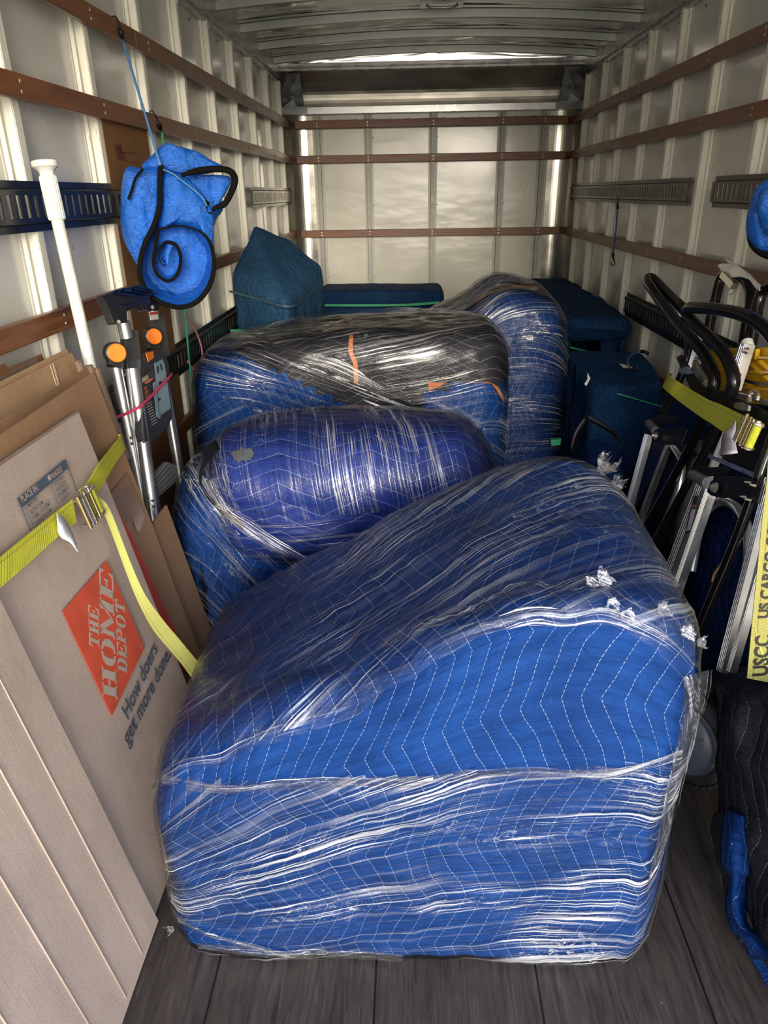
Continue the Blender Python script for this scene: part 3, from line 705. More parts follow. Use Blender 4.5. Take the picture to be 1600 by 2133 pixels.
# tagline
EX = VL; EY = UL
p1 = onA(262, 1503); p2 = onA(263, 1556)
def dirA(a, c): return (px(*c, plA)-px(*a, plA)).normalized()
def perp(ex): return NL.cross(ex).normalized()
e1 = dirA((262, 1503), (309, 1393)); text('How doers', p1, e1, perp(e1), .056, SLATE, a0, 'tagline', .0007, .93, .0002)
e1 = dirA((263, 1556), (330, 1415)); text('get more done.', p2, e1, perp(e1), .056, SLATE, a0, 'tagline', .0007, .93, .0002)
text('®', onA(289, 1356, .0012), dirA((228, 1493), (297, 1350)), perp(dirA((228, 1493), (297, 1350))), .014, CARDP, a0, 'registered_mark')
# checklist label
b = MB(); b.prism([onA(31, 1040), onA(132, 957), onA(139, 975), onA(41, 1059)], NL, .0005)
for A_, B_ in (((32, 1040), (60, 1111)), ((138, 975), (155, 1024))): b.strip([onA(*A_, .0004), onA(*B_, .0004)], [onA(A_[0]+1.6, A_[1]-1, .0004), onA(B_[0]+1.6, B_[1]-1, .0004)], .0004)
b.build('label_band', SLATE, a0)
ed = dirA((41, 1059), (139, 975)); eu = perp(ed)
text('PLACE IN:', onA(41, 1049, .0006), ed, eu, .0185, CARDP, a0, 'band_lettering', .0003, .82)
text('FRAGILE', onA(103, 1000, .0006), ed, eu, .0155, CARDP, a0, 'band_lettering', .0003, .85)
b = MB(); b.prism([onA(94, 993, .0006), onA(98, 989.5, .0006), onA(102, 999, .0006), onA(98, 1002.5, .0006)], NL, .0004); b.build('check_box', CARDP, a0)
rows_ = (('MASTER', 48, 1062), ('BEDROOM ____', 53, 1076), ('FAMILY ROOM', 58, 1088), ('LIVING ROOM', 63, 1100))
rows2 = (('KITCHEN', 103, 1017), ('LAUNDRY', 107, 1029), ('BASEMENT', 111, 1041), ('GARAGE', 116, 1051))
for (s_, x, y) in rows_+rows2:
    b = MB()
    o_ = onA(x+7, y-3, .0003); text(s_, o_, ed, eu, .0125, SLATE, a0, 'checklist_lettering', .00005, .86)
    q = onA(x, y+1, .0003); w = .0075
    for (aa, bb) in ((0, 0), (0, 1)): b.strip([q+eu*w*bb, q+eu*w*bb+ed*w], [q+eu*(w*bb+.0009), q+eu*(w*bb+.0009)+ed*w], .0003)
    for aa in (0, 1): b.strip([q+ed*w*aa, q+ed*w*aa+eu*w], [q+ed*(w*aa+.0009), q+ed*(w*aa+.0009)+eu*w], .0003)
    b.build('check_box', SLATE, a0)
# red print on the tall brown sheet
def onB(x, y): return px(x, y, plB)+NL*.0045
b = MB(); b.prism([onB(226, 1050), onB(243, 1064), onB(282, 1140), onB(329, 1243), onB(358, 1305), onB(398, 1400), onB(362, 1405), onB(320, 1330), onB(240, 1160)], NL, .0006); b.build('red_print', m_plain((.55, .06, .035), .65), b0)
b = MB(); b.prism([onB(222, 1035), onB(262, 985), onB(300, 1075), onB(285, 1115), onB(272, 1080), onB(262, 1128), onB(245, 1095)], NL, .0004)
b.build('packing_tape', m_plain((.25, .155, .10), .15), b0)

# ratchet strap around the cardboard
def strap_label(): pass
rs = thing('ratchet_strap', 'yellow ratchet strap with metal buckle and white tag around the cardboard stack', 'strap', px(170, 1060, plA)+NL*.01)
PW = plX(-.548, -KL)
b = MB()
A_ = [px(-40, 1187, PW), px(0, 1160, PW), px(58, 1113, PW), px(117, 1066, PW), px(150, 1040, PW)]
B_ = [px(-30, 1245, PW), px(0, 1224, PW), px(60, 1172, PW), px(121, 1117, PW), px(158, 1088, PW)]
b.strip(A_, B_, .0025, 4); b.build('webbing', m_web(), rs, smooth=True, auto=50)
b = MB()
PW2, PW3, PW4 = plX(-.552, -KL), plX(-.575, -KL), plX(-.597, -KL); A_ = [px(165, 1020, PW), px(183, 1003, PW), px(204, 968, PW2), px(226, 939, PW3), px(250, 908, PW4)]; B_ = [px(190, 1046, PW), px(199, 1029, PW), px(218, 1003, PW2), px(238, 968, PW3), px(259, 938, PW4)]
e1_, e2_ = A_[-1], B_[-1]; A_ += [e1_+Vector((-.012, .012, 0)), e1_+Vector((-.06, .016, .0))]; B_ += [e2_+Vector((-.012, .012, 0)), e2_+Vector((-.06, .016, .0))]
b.strip(A_, B_, .0025, 3); b.build('webbing', m_web(), rs, smooth=True, auto=50)
PT = plX(-.53, -KL)
b = MB(); ca = [(183, 1030), (203, 1048), (219, 1075), (240, 1130), (262, 1190), (285, 1248), (318, 1310), (352, 1352), (385, 1392), (425, 1450)]
cb_ = [(190, 1028), (212, 1040), (229, 1063), (252, 1120), (276, 1182), (303, 1240), (340, 1292), (372, 1330), (412, 1378), (450, 1420)]
b.strip([px(*q, plX(-.540+.0035*i, -KL)) for i, q in enumerate(ca)], [px(*q, plX(-.536+.006*i, -KL)) for i, q in enumerate(cb_)], .0022, 5); b.build('loose_tail', m_web((.50, .50, .13), .3), rs, smooth=True, auto=50)
def ratchet(parent, C, ax, up, n, s=1.0):
    """buckle: ax along the strap, up across it, n outwards"""
    ax = ax.normalized(); up = up.normalized(); n = n.normalized(); Z = ZINC(); G = m_plain((.45, .36, .20), .25, .9)
    def at(a, u_, w): return C+ax*a*s+up*u_*s+n*w*s
    for sg in (-1, 1):
        b = MB(); prof = [(-.045, .0), (.03, -.002), (.045, .012), (.03, .028), (-.005, .030), (-.05, .014)]
        b.prism([at(a, sg*.031, w) for a, w in prof], up*sg, .003*s); b.lathe(at(.018, sg*.034, .014), up*sg, [(0, .017*s), (.003*s, .017*s), (.004*s, .008*s), (.008*s, .007*s)], 14); b.build('side_plate', Z, parent)
    for (a, w, r_) in ((-.045, .018, .0055), (-.015, .020, .0045), (.006, .022, .0045)):
        b = MB(); b.cyl(at(a, -.042, w), at(a, .042, w), r_*s, 14); b.build('cross_bar', G, parent, smooth=True, auto=40)
    b = MB(); b.cyl(at(.022, -.031, .014), at(.022, .031, .014), .012*s, 18); b.build('spool', m_web(), parent, smooth=True, auto=40)
    b = MB(); b.prism([at(a, u_, .027) for a, u_ in ((-.045, -.036), (-.036, -.036), (-.036, .036), (-.045, .036))], n, .003*s); b.build('release_lever', Z, parent)
c1 = px(176, 1053, PW); axr = (px(205, 1010, PW)-px(140, 1082, PW)).normalized(); upr = NL.cross(axr)
ratchet(rs, c1, axr, upr, NL, .92)
b = MB(); PG = plX(-.535, -KL); b.strip(pxs([(118, 1068), (135, 1080), (148, 1104), (156, 1125), (163, 1151)], PG), pxs([(121, 1108), (128, 1120), (143, 1128), (150, 1134), (161, 1148)], PG), .0006, 3); b.build('paper_tag', m_plain((.80, .80, .84), .5), rs, smooth=True)
# ---------------------------------------------------------------- wrapped furniture
def T(x, y, z=0, rz=0): return Matrix.Translation((x, y, z)) @ Matrix.Rotation(R(rz), 4, 'Z')
def rope(b, pts, r, n=9, jit=.004, sub=5, seed=0):
    P_ = cr_open([Vector(p) for p in pts], sub); P_ = [p+Vector((noise.noise(p*40+Vector((seed, 0, 0))), noise.noise(p*40+Vector((0, seed+5, 0))), noise.noise(p*43+Vector((9, 0, seed)))))*jit for p in P_]
    b.tube(P_, r, n, radii=[r*(.55+.9*abs(noise.noise(p*28+Vector((seed, 3, 1))))) for p in P_])
def tuft(b, c, up, r, n=14, seed=0):
    rd = random.Random(seed); c = Vector(c); up = Vector(up).normalized(); s_ = up.orthogonal().normalized(); t_ = up.cross(s_)
    for i in range(n):
        a = rd.random()*6.28; d = (up*(.5+rd.random())+s_*cos(a)*.7+t_*sin(a)*.7)*r; w = Vector((rd.random()-.5, rd.random()-.5, rd.random()-.5))*r*.7
        m = c+d*.5+Vector((rd.random()-.5, rd.random()-.5, rd.random()-.5))*r*.4
        b.strip([c-w*.3, m-w*.6, c+d], [c+w*.3, m+w*.7, c+d+w*.15], .0004, 3)
# (1) front armchair, side on to the camera
armc = thing('wrapped_armchair', 'blue quilted armchair bundle in clear stretch film, nearest and largest in front', 'wrapped furniture', (0, 1.3, 0))
rows = [  # x, y0, y1, z0, zf, zb, rf, rb
 (-.53, 1.03, 1.70, .0, .40, .44, .14, .10), (-.46, .99, 1.72, .0, .495, .475, .12, .10), (-.36, .985, 1.72, .0, .565, .535, .10, .10), (-.26, .982, 1.72, .0, .625, .585, .09, .10),
 (-.13, .98, 1.71, .0, .675, .66, .075, .11), (.0, .98, 1.70, .0, .745, .745, .07, .12), (.12, .98, 1.69, .0, .81, .815, .065, .13), (.22, .98, 1.68, .0, .84, .86, .06, .13),
 (.32, .98, 1.67, .0, .850, .885, .06, .14), (.40, .985, 1.66, .0, .835, .88, .07, .15), (.45, .995, 1.64, .0, .805, .85, .08, .16), (.485, 1.01, 1.62, .14, .785, .82, .10, .16), (.52, 1.07, 1.58, .34, .76, .80, .12, .16)]
B1 = Bundle(rows, endr=.085, amp=.010, freq=4.5, seed=1, ns=150, rb=.03, wr=.004, ks=56)
B1.blanket('moving_blanket', m_quilt('royal', 0), armc)
LIP = [(-.53, .40), (-.47, .455), (-.38, .50), (-.29, .555), (-.2, .595), (-.13, .625), (-.05, .685), (.03, .735), (.11, .785), (.2, .812), (.3, .82), (.38, .79), (.44, .74), (.50, .66)]
BAND = [(-.53, .44), (-.3, .485), (-.1, .495), (.15, .515), (.3, .535), (.5, .55)]
def lin(tab, x):
    if x <= tab[0][0]: return tab[0][1]
    for (a, b_), (c, d) in zip(tab, tab[1:]):
        if x <= c: return b_+(d-b_)*(x-a)/(c-a)
    return tab[-1][1]
def pick1(p, a, b, n):
    if p.y < 1.05 and n.y < .2:
        if p.z > lin(LIP, p.x): return 0
        if p.z < lin(BAND, p.x):
            if p.z < .115-(p.x+.5)*.28 and p.x < -.12 and p.x > -.47 and p.z > .02+max(0, (p.x+.3))*.15: return None
            return 1
        return None if p.x > -.45 else 1
    return 0
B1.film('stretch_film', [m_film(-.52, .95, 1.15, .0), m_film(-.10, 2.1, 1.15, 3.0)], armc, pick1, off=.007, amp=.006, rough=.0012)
# bunched edges of the film
def surf1(x, z, off=.014):
    best = None
    for i in range(B1.m):
        if abs(B1.P[i][0].x-x) < .02:
            for k in range(B1.n):
                p = B1.P[i][k]
                if p.y < 1.06:
                    d = abs(p.z-z)+abs(p.x-x)*.7
                    if best is None or d < best[0]: best = (d, p+B1.N[i][k]*off)
    return best[1] if best else Vector((x, .96, z))
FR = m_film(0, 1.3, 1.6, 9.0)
def frill(b, pts, w, seed=0, K=7, sub=8, lift=.008, up=None):
    """crumpled bunched ribbon of film lying on a surface; pts = (point, normal)"""
    P_ = cr_open([Vector(p) for p, _ in pts], sub); N_ = cr_open([Vector(n) for _, n in pts], sub); n = len(P_); L = 0; uv = []; vs = []
    for i in range(n):
        if i: L += (P_[i]-P_[i-1]).length
        t_ = (P_[min(i+1, n-1)]-P_[max(i-1, 0)]).normalized(); nn = N_[i].normalized(); sd_ = t_.cross(nn).normalized(); ww = w*(.65+.7*abs(noise.noise(P_[i]*9+Vector((seed, 0, 0)))))
        for k in range(K):
            u_ = k/(K-1)-.5; q = P_[i]+sd_*ww*u_+sd_*.003*noise.noise(P_[i]*22+Vector((k*.2, seed, 0)))
            q = q+nn*(.002+lift*abs(noise.noise(Vector((L*26+seed, k*1.9, seed*1.3))))*(1-(2*u_)**2*.7)+.5*lift*noise.noise(Vector((L*70, k*2.3, seed)))*(1-abs(u_)))
            vs.append(q); uv.append((L, u_*ww*1.6))
    b.add(vs, [(i*K+k, i*K+k+1, (i+1)*K+k+1, (i+1)*K+k) for i in range(n-1) for k in range(K-1)], uv)
def surfn1(x, z):
    best = None
    for i in range(B1.m):
        if abs(B1.P[i][0].x-x) < .02:
            for k in range(B1.n):
                p = B1.P[i][k]
                if p.y < 1.06:
                    d = abs(p.z-z)+abs(p.x-x)*.7
                    if best is None or d < best[0]: best = (d, p+B1.N[i][k]*.008, B1.N[i][k])
    return best[1], best[2]
def edge_film(name, path, w, seed, root, lift=.009):
    b = MB(); frill(b, path, w, seed, lift=lift); return b.build(name, FR, root, smooth=True)
edge_film('film_edge', [surfn1(x, lin(LIP, x)+.004) for x in [-.50+.05*i for i in range(20)]], .036, 1, armc, .012)
edge_film('film_edge', [surfn1(x, lin(LIP, x)+.030) for x in [-.05+.05*i for i in range(11)]], .040, 6, armc, .016)
edge_film('film_edge', [surfn1(x, lin(BAND, x)-.004) for x in [-.46+.115*i for i in range(9)]], .026, 3, armc, .004)
edge_film('film_edge', [surfn1(x, .10-(x+.5)*.27) for x in (-.47, -.42, -.36, -.3, -.24, -.18)], .022, 5, armc, .007)
edge_film('film_edge', [surfn1(x, .035) for x in [-.44+.06*i for i in range(8)]], .030, 8, armc, .008)
def clump(c, up, r, seed, n=9, root=None):
    """small crumpled knot of film"""
    rd = random.Random(seed); c = Vector(c); up = Vector(up).normalized(); s_ = up.orthogonal().normalized(); t_ = up.cross(s_); b = MB(); K = 7; M2 = n*4
    vs = []
    for i in range(M2+1):
        for k in range(K):
            a = i/M2*6.28*1.5; h = k/(K-1); q = c+(s_*cos(a)+t_*sin(a))*r*(.25+.45*h)*(.6+.9*abs(noise.noise(Vector((a*1.6, h*3, seed)))))+up*r*h*(.5+1.3*abs(noise.noise(Vector((a*2.2, seed, 3)))))
            vs.append(q)
    b.add(vs, [(i*K+k, i*K+k+1, (i+1)*K+k+1, (i+1)*K+k) for i in range(M2) for k in range(K-1)], [(v.x, v.z) for v in vs])
    return b.build('crumpled_film', FRC, root, smooth=False)
FRC = m_film(.5, .9, 1.6, 5.0)
for i in range(9):
    rr_ = random.Random(i); x = .27+.20*rr_.random(); z = lin(LIP, x)+.015+.035*rr_.random(); p, n_ = surfn1(x, z); clump(p, n_, .020, i, 6, armc)
def onB_(B, x, y, off):
    best = None
    for i in range(B.m):
        for k in range(B.n):
            if B.N[i][k].y > .25: continue
            p = B.P[i][k]; d = p-CAM; w = d.dot(_f); u_ = 800+F_PX*d.dot(_r)/w; v_ = 1066.5-F_PX*d.dot(_u)/w; e_ = (u_-x)**2+(v_-y)**2
            if best is None or e_ < best[0]: best = (e_, p+B.N[i][k]*off)
    return best[1]
clump(onB_(B1, 1262, 968, .002), (.75, .1, 1), .042, 5, 12, armc); clump(onB_(B1, 1285, 1000, .002), (.9, .0, .6), .030, 15, 10, armc)
clump((-.495, 1.0, .06), (-.8, -.4, -.2), .016, 7, 9, armc)
for (x, z) in ((.36, .085), (.33, .11), (.29, .09)): p, n_ = surfn1(x, z); clump(p, n_, .010, int(x*100), 5, armc)
# loose film stretched from the top corner down to the floor side
fa = [px(1478, 1395, plY(1.02)), px(1468, 1450, plY(1.04)), px(1440, 1545, plY(1.04)), px(1416, 1640, plY(1.03)), px(1385, 1760, plY(1.02)), px(1352, 1870, plY(1.01))]
fb = [px(1425, 1410, plY(.985)), px(1424, 1480, plY(.975)), px(1408, 1560, plY(.97)), px(1388, 1650, plY(.97)), px(1372, 1740, plY(.975)), px(1345, 1860, plY(.985))]
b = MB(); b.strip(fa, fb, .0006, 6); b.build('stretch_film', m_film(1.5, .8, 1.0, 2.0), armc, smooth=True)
edge_film('film_edge', [(p, Vector((.3, -.9, .2))) for p in fa], .012, 12, armc, .004)

# (2) middle bundle: wide rounded body and a padded roll on top
mid = thing('wrapped_armchair', 'blue bundle in stretch film with padded roll on top, second from the camera', 'wrapped furniture', (-.3, 2.3, 0))
rows = [(-.82, 2.06, 2.55, .0, .56, .55, .2, .18), (-.72, 1.99, 2.60, .0, .66, .64, .2, .2), (-.6, 1.96, 2.62, .0, .70, .68, .18, .2), (-.4, 1.95, 2.62, .0, .64, .66, .15, .2), (-.1, 1.96, 2.60, .0, .62, .64, .15, .2), (.12, 2.0, 2.55, .0, .58, .6, .15, .2), (.2, 2.05, 2.5, .02, .52, .55, .15, .2)]
B2a = Bundle(rows, endr=.16, amp=.014, freq=4, seed=3, ns=70, rb=.06, wr=.004)
B2a.blanket('moving_blanket', m_quilt('royal', 0, offs=.3, stitch=.6), mid)
rows = [(-.67, 2.03, 2.36, .42, .68, .68, .12, .12), (-.60, 1.97, 2.38, .40, .765, .76, .15, .15), (-.5, 1.93, 2.40, .38, .80, .79, .17, .16), (-.2, 1.91, 2.42, .37, .815, .81, .18, .17), (.05, 1.92, 2.42, .38, .81, .80, .17, .17), (.18, 1.95, 2.40, .40, .785, .78, .15, .15), (.275, 2.02, 2.36, .44, .72, .72, .12, .12)]
B2b = Bundle(rows, endr=.14, amp=.012, freq=5, seed=7, ns=70, rb=.12, wr=.004)
B2b.blanket('padded_roll', m_quilt('violet', 1, .05), mid)
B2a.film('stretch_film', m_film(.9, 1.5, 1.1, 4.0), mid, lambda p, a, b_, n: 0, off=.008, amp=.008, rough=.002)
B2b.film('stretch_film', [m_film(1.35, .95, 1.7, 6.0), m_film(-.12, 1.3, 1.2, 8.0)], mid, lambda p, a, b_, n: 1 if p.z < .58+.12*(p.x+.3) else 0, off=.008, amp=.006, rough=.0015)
ps = [px(x, y, plY(q)) for x, y, q in ((452, 925, 2.02), (428, 950, 1.95), (415, 985, 1.915), (420, 1015, 1.90), (440, 1042, 1.895), (470, 1072, 1.895), (505, 1095, 1.90))]
b = MB(); b.strip([p+Vector((-.004, -.0, .014)) for p in ps], [p+Vector((.006, -.002, -.016)) for p in ps], .002, 4); b.build('black_strap', MATT_BLACK(), mid, smooth=True)
NF = Vector((0, -1, .3)).normalized()
edge_film('film_edge', [(px(x, y, plY(q)), NF) for x, y, q in ((450, 1050, 1.88), (520, 1097, 1.872), (570, 1132, 1.866), (640, 1172, 1.86))], .05, 2, mid)
edge_film('film_edge', [(px(x, y, plY(q)), NF) for x, y, q in ((440, 1000, 1.90), (470, 1060, 1.88), (520, 1110, 1.875), (600, 1160, 1.87))], .03, 9, mid)
pp = px(507, 948, plY(1.96)); 
b = MB(); N = 22; b.v = []
pts = []
rd = random.Random(4)
for i in range(N): a = 2*pi*i/N; pts.append((507+23*cos(a)*(.75+.5*rd.random()), 947+14*sin(a)*(.75+.5*rd.random())))
def on_b2b(x, y, off=.003):
    best = None
    for i in range(0, B2b.m, 1):
        for k in range(0, B2b.n, 1):
            p = B2b.P[i][k]
            if B2b.N[i][k].y > .3: continue
            d = p-CAM; w = d.dot(_f); u_ = 800+F_PX*d.dot(_r)/w; v_ = 1066.5-F_PX*d.dot(_u)/w; e_ = (u_-x)**2+(v_-y)**2
            if best is None or e_ < best[0]: best = (e_, p+B2b.N[i][k]*off)
    return best[1]
w0 = on_b2b(507, 947, 0); wn_ = (on_b2b(507, 947, 1)-w0).normalized(); pw_ = plN(w0+wn_*.007, wn_); b.add([px(507, 947, pw_)]+[px(*q, pw_) for q in pts], [(0, 1+i, 1+(i+1) % N) for i in range(N)]); b.build('worn_patch', m_plain((.07, .08, .085), .8), mid)

# (3) third bundle: wide low body with a black blanket on its right half
wide = thing('wrapped_sofa', 'wide blue and black blanket bundle in stretch film, third from the camera', 'wrapped furniture', (-.25, 3.1, 0))
rows = [(-.955, 2.95, 3.42, .0, .76, .78, .16, .16), (-.88, 2.84, 3.44, .0, .82, .84, .15, .16), (-.75, 2.79, 3.45, .0, .865, .88, .12, .15), (-.6, 2.77, 3.45, .0, .905, .91, .11, .15), (-.4, 2.76, 3.45, .0, .935, .93, .10, .15), (-.1, 2.76, 3.45, .0, .955, .945, .10, .15), (.15, 2.77, 3.44, .0, .96, .95, .11, .15), (.3, 2.80, 3.42, .0, .955, .95, .12, .15), (.4, 2.86, 3.38, .0, .905, .90, .14, .15)]
B3 = Bundle(rows, endr=.12, amp=.012, freq=4, seed=11, ns=80, rb=.04, wr=.004)
B3.blanket('moving_blanket', m_quilt('royal', 0, offs=.1, stitch=.7), wide)
def darkz(x): return .745+.10*noise.noise(Vector((x*5, 1, 2))) if x > .05 else .62
B3.blanket('black_blanket', m_quilt('black', 1), wide, keep=lambda p, a, k, n: p.z > (lin([(-.95, 1.0), (-.8, .90), (-.5, .79), (-.2, .63), (.04, .62)], p.x) if p.x < .04 else .74) and (n.y < .6 or n.z > .3), off=.005)
def on3(x, y, off=.008): return onB_(B3, x, y, off)
RUST = m_plain((.36, .12, .045), .7)
b = MB(); q = [(727, 667), (730, 700), (735, 735), (741, 765), (745, 800)]; b.strip([on3(x-4, y) for x, y in q], [on3(x+5, y) for x, y in q], .002, 4); b.build('orange_binding', RUST, wide)
b = MB(); q = [(890, 803), (925, 791), (931, 777), (945, 776), (975, 790), (1000, 790), (1025, 803), (1043, 830)]; b.strip([on3(x, y-3, .014) for x, y in q], [on3(x, y+5, .014) for x, y in q], .002, 5); b.build('orange_binding', RUST, wide)
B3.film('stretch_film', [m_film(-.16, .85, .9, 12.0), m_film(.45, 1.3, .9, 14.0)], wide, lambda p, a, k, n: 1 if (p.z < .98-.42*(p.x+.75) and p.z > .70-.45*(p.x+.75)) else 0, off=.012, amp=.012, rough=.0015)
edge_film('film_edge', [(on3(x, y, .014), Vector((0, -.5, .8))) for x, y in ((500, 712), (560, 690), (640, 665), (740, 657), (860, 655), (960, 660), (1020, 672))], .05, 20, wide, .014)
edge_film('film_edge', [(on3(x, y, .014), Vector((.6, -.8, .2))) for x, y in ((1020, 674), (1050, 700), (1054, 740), (1048, 800), (1040, 860))], .03, 22, wide, .012)
edge_film('film_edge', [(on3(x, y, .014), Vector((0, -.9, .4))) for x, y in ((480, 700), (600, 735), (700, 770), (800, 805), (900, 838), (1000, 880))], .05, 24, wide, .012)
b = MB()
for j in range(0): rope(b, [on3(x, y+j*5, .016) for x, y in ((500, 712), (560, 690), (640, 665), (740, 657), (860, 655), (960, 660), (1020, 672), (1050, 700), (1052, 740), (1046, 800))], .006-.001*j, 8, .006, 4, 20+j)


# (4) tall bundle behind right of the third
tall = thing('wrapped_chair', 'tall narrow blue bundle in stretch film with a brown band over its rounded top', 'wrapped furniture', (.6, 3.8, 0))
rows = [(-.02, 3.50, 4.15, .0, .79, .81, .12, .12), (.12, 3.50, 4.2, .0, .85, .87, .12, .12), (.28, 3.50, 4.2, .0, .925, .945, .12, .14), (.42, 3.50, 4.2, .0, 1.01, 1.035, .13, .16), (.55, 3.50, 4.2, .0, 1.01, 1.025, .13, .16), (.66, 3.51, 4.18, .0, .97, .985, .14, .16), (.77, 3.55, 4.12, .0, .90, .92, .14, .16)]
B4 = Bundle(rows, endr=.11, amp=.012, freq=4, seed=17, ns=60, rb=.03, wr=.003)
B4.blanket('moving_blanket', m_quilt('deep', 0, offs=.5, stitch=.5), tall)
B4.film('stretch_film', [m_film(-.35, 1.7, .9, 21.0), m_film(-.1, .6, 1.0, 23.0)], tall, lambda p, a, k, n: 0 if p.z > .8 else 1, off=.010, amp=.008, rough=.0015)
b = MB(); q = [(990, 632), (1020, 612), (1060, 600), (1100, 597), (1135, 603)]; b.strip([onB_(B4, x, y-4, .006) for x, y in q], [onB_(B4, x, y+4, .006) for x, y in q], .002, 5); b.build('brown_band', m_plain((.17, .07, .035), .6), tall, smooth=True)

# ---------------------------------------------------------------- blanket covered furniture at the back
GREEN = m_plain((.03, .36, .17), .55)
def cage(name, label, cat, vs, fs, mt, group=None, lv=3, crease=.55, amp=.012, loc=None, uvax=0):
    """draped cover built from a coarse cage, subdivided with soft creases, then wrinkled"""
    me = bpy.data.meshes.new('cover'); me.from_pydata([tuple(v) for v in vs], [], fs)
    ob = bpy.data.objects.new('cover', me); SC.collection.objects.link(ob)
    bm = bmesh.new(); bm.from_mesh(me); bmesh.ops.recalc_face_normals(bm, faces=bm.faces); cl = bm.edges.layers.float.new('crease_edge')
    for e_ in bm.edges: e_[cl] = crease
    bm.to_mesh(me); bm.free(); m_ = ob.modifiers.new('s', 'SUBSURF'); m_.levels = lv+2; m_.render_levels = lv+2
    dg = bpy.context.evaluated_depsgraph_get(); m2 = bpy.data.meshes.new_from_object(ob.evaluated_get(dg)); ob.modifiers.clear(); ob.data = m2
    m2.materials.clear(); m2.materials.append(mt)
    ns_ = [v.normal.copy() for v in m2.vertices]
    for v, n_ in zip(m2.vertices, ns_):
        p = v.co; w = amp*fbm(p, 4, 3)+amp*.9*noise.noise(Vector((p.x*16+2*noise.noise(p*3), p.y*16, p.z*2.5)))*(1-abs(n_.z)); v.co = p+n_*w
        if v.co.z < .004: v.co.z = .004
    ul = m2.uv_layers.new(name='UVMap') if not m2.uv_layers else m2.uv_layers[0]
    for poly in m2.polygons:
        n_ = poly.normal
        for li in poly.loop_indices:
            p = m2.vertices[m2.loops[li].vertex_index].co
            ul.data[li].uv = (p.x, p.y) if abs(n_.z) > .75 else ((p.x, p.z) if abs(n_.y) > abs(n_.x) else (p.y, p.z))
    m2.polygons.foreach_set('use_smooth', [True]*len(m2.polygons))
    c = sum((Vector(v) for v in vs), Vector())/len(vs); root = thing(name, label, cat, (c.x, c.y, 0), group); put(ob, root); return root, ob
TEAL = m_quilt('teal', 0, .034, .2, .35); NAVY = m_quilt('navy', 1, .04, .1, .4)
# covered chair, back left
v = [(-1.0, 4.15, .004), (-.66, 3.99, .004), (-.55, 4.62, .004), (-.98, 4.75, .004),
     (-1.0, 4.13, 1.065), (-.672, 3.985, .905), (-.545, 4.62, 1.06), (-.97, 4.72, 1.22), (-.91, 4.42, 1.295), (-.74, 4.62, 1.20), (-.97, 4.13, .8)]
cv, ob = cage('covered_chair', 'high-backed chair under a teal blue blanket in the back left corner', 'covered furniture', v,
     [(0, 3, 2, 1), (0, 1, 5, 4), (1, 2, 6, 5), (2, 3, 7, 9, 6), (3, 0, 4, 8, 7), (4, 5, 8), (5, 6, 9, 8), (7, 8, 9)], TEAL, crease=.80, amp=.008)
b = MB(); b.strip([px(x, y, plY(q)) for x, y, q in ((478, 604, 4.09), (530, 618, 4.05), (602, 636, 3.94), (640, 615, 4.25), (674, 585, 4.60))], [px(x, y+5, plY(q)) for x, y, q in ((478, 604, 4.09), (530, 618, 4.05), (602, 636, 3.94), (640, 615, 4.25), (674, 585, 4.60))], .002, 5); b.build('blanket_band', m_plain((.03, .07, .10), .7), cv)
b = MB(); b.strip([px(x, y, plY(q)) for x, y, q in ((480, 686, 4.03), (500, 686, 4.02), (522, 688, 3.98))], [px(x, y+7, plY(q)) for x, y, q in ((480, 686, 4.03), (500, 686, 4.02), (522, 688, 3.98))], .003, 3); tag(b.build('green_tie_strap', GREEN), 'short green strap with black clip hooked at the foot of the covered chair', 'strap')
# bench along the back wall
v = [(-.80, 6.30, .004), (.24, 6.30, .004), (.24, 6.80, .004), (-.80, 6.80, .004), (-.80, 6.30, .58), (.24, 6.30, .575), (.24, 6.80, .58), (-.80, 6.80, .58)]
bench = thing('covered_bench', 'low long piece with padded lid under blue blanket against the back wall', 'covered furniture', (-.28, 6.5, 0))
Bb = Bundle([(-.80, 6.30, 6.80, .0, .575, .575, .03, .03), (.20, 6.30, 6.80, .0, .57, .57, .03, .03)], endr=.05, amp=.008, freq=5, seed=21, ns=60, rb=.02); Bb.blanket('cover', NAVY, bench)
Bt = Bundle([(-.82, 6.28, 6.82, .578, .705, .705, .05, .05), (.27, 6.28, 6.82, .575, .70, .70, .05, .05)], endr=.06, amp=.006, freq=5, seed=22, ns=60, rb=.04); Bt.blanket('lid_pad', m_quilt('navy', 0, .04, .3, .4), bench)
b = MB(); q = [(676, 636, 6.24), (760, 636, 6.24), (850, 635, 6.24), (915, 630, 6.25)]; b.strip([px(x, y-2.5, plY(z_)) for x, y, z_ in q], [px(x, y+2.5, plY(z_)) for x, y, z_ in q], .002, 3); tag(b.build('green_tie_strap', GREEN), 'thin light green strap running round the low bench at the back wall', 'strap')
# long dresser along the right wall, far
dr = thing('covered_dresser', 'long box-shaped piece under dark blue blanket along the right wall, far back', 'covered furniture', (1.15, 5.4, 0))
Bd = Bundle([(4.50, -1.315, -.93, .0, .70, .70, .05, .05), (5.4, -1.315, -.90, .0, .705, .705, .05, .05), (6.45, -1.315, -.84, .0, .70, .70, .05, .05)], endr=.06, M=T(0, 0, 0, 90) , amp=.012, freq=4, seed=31, ns=80, rb=.03, wr=.004)
for i in range(0): pass
Bd.blanket('cover', m_quilt('navy', 0, .045, .1, .3), dr)
Bd2 = Bundle([(4.44, -1.33, -.92, .60, .745, .755, .06, .06), (5.4, -1.33, -.88, .60, .765, .77, .06, .06), (6.5, -1.325, -.80, .60, .77, .775, .06, .06)], endr=.08, M=T(0, 0, 0, 90), amp=.016, freq=5, seed=33, ns=80, rb=.06, wr=.004)
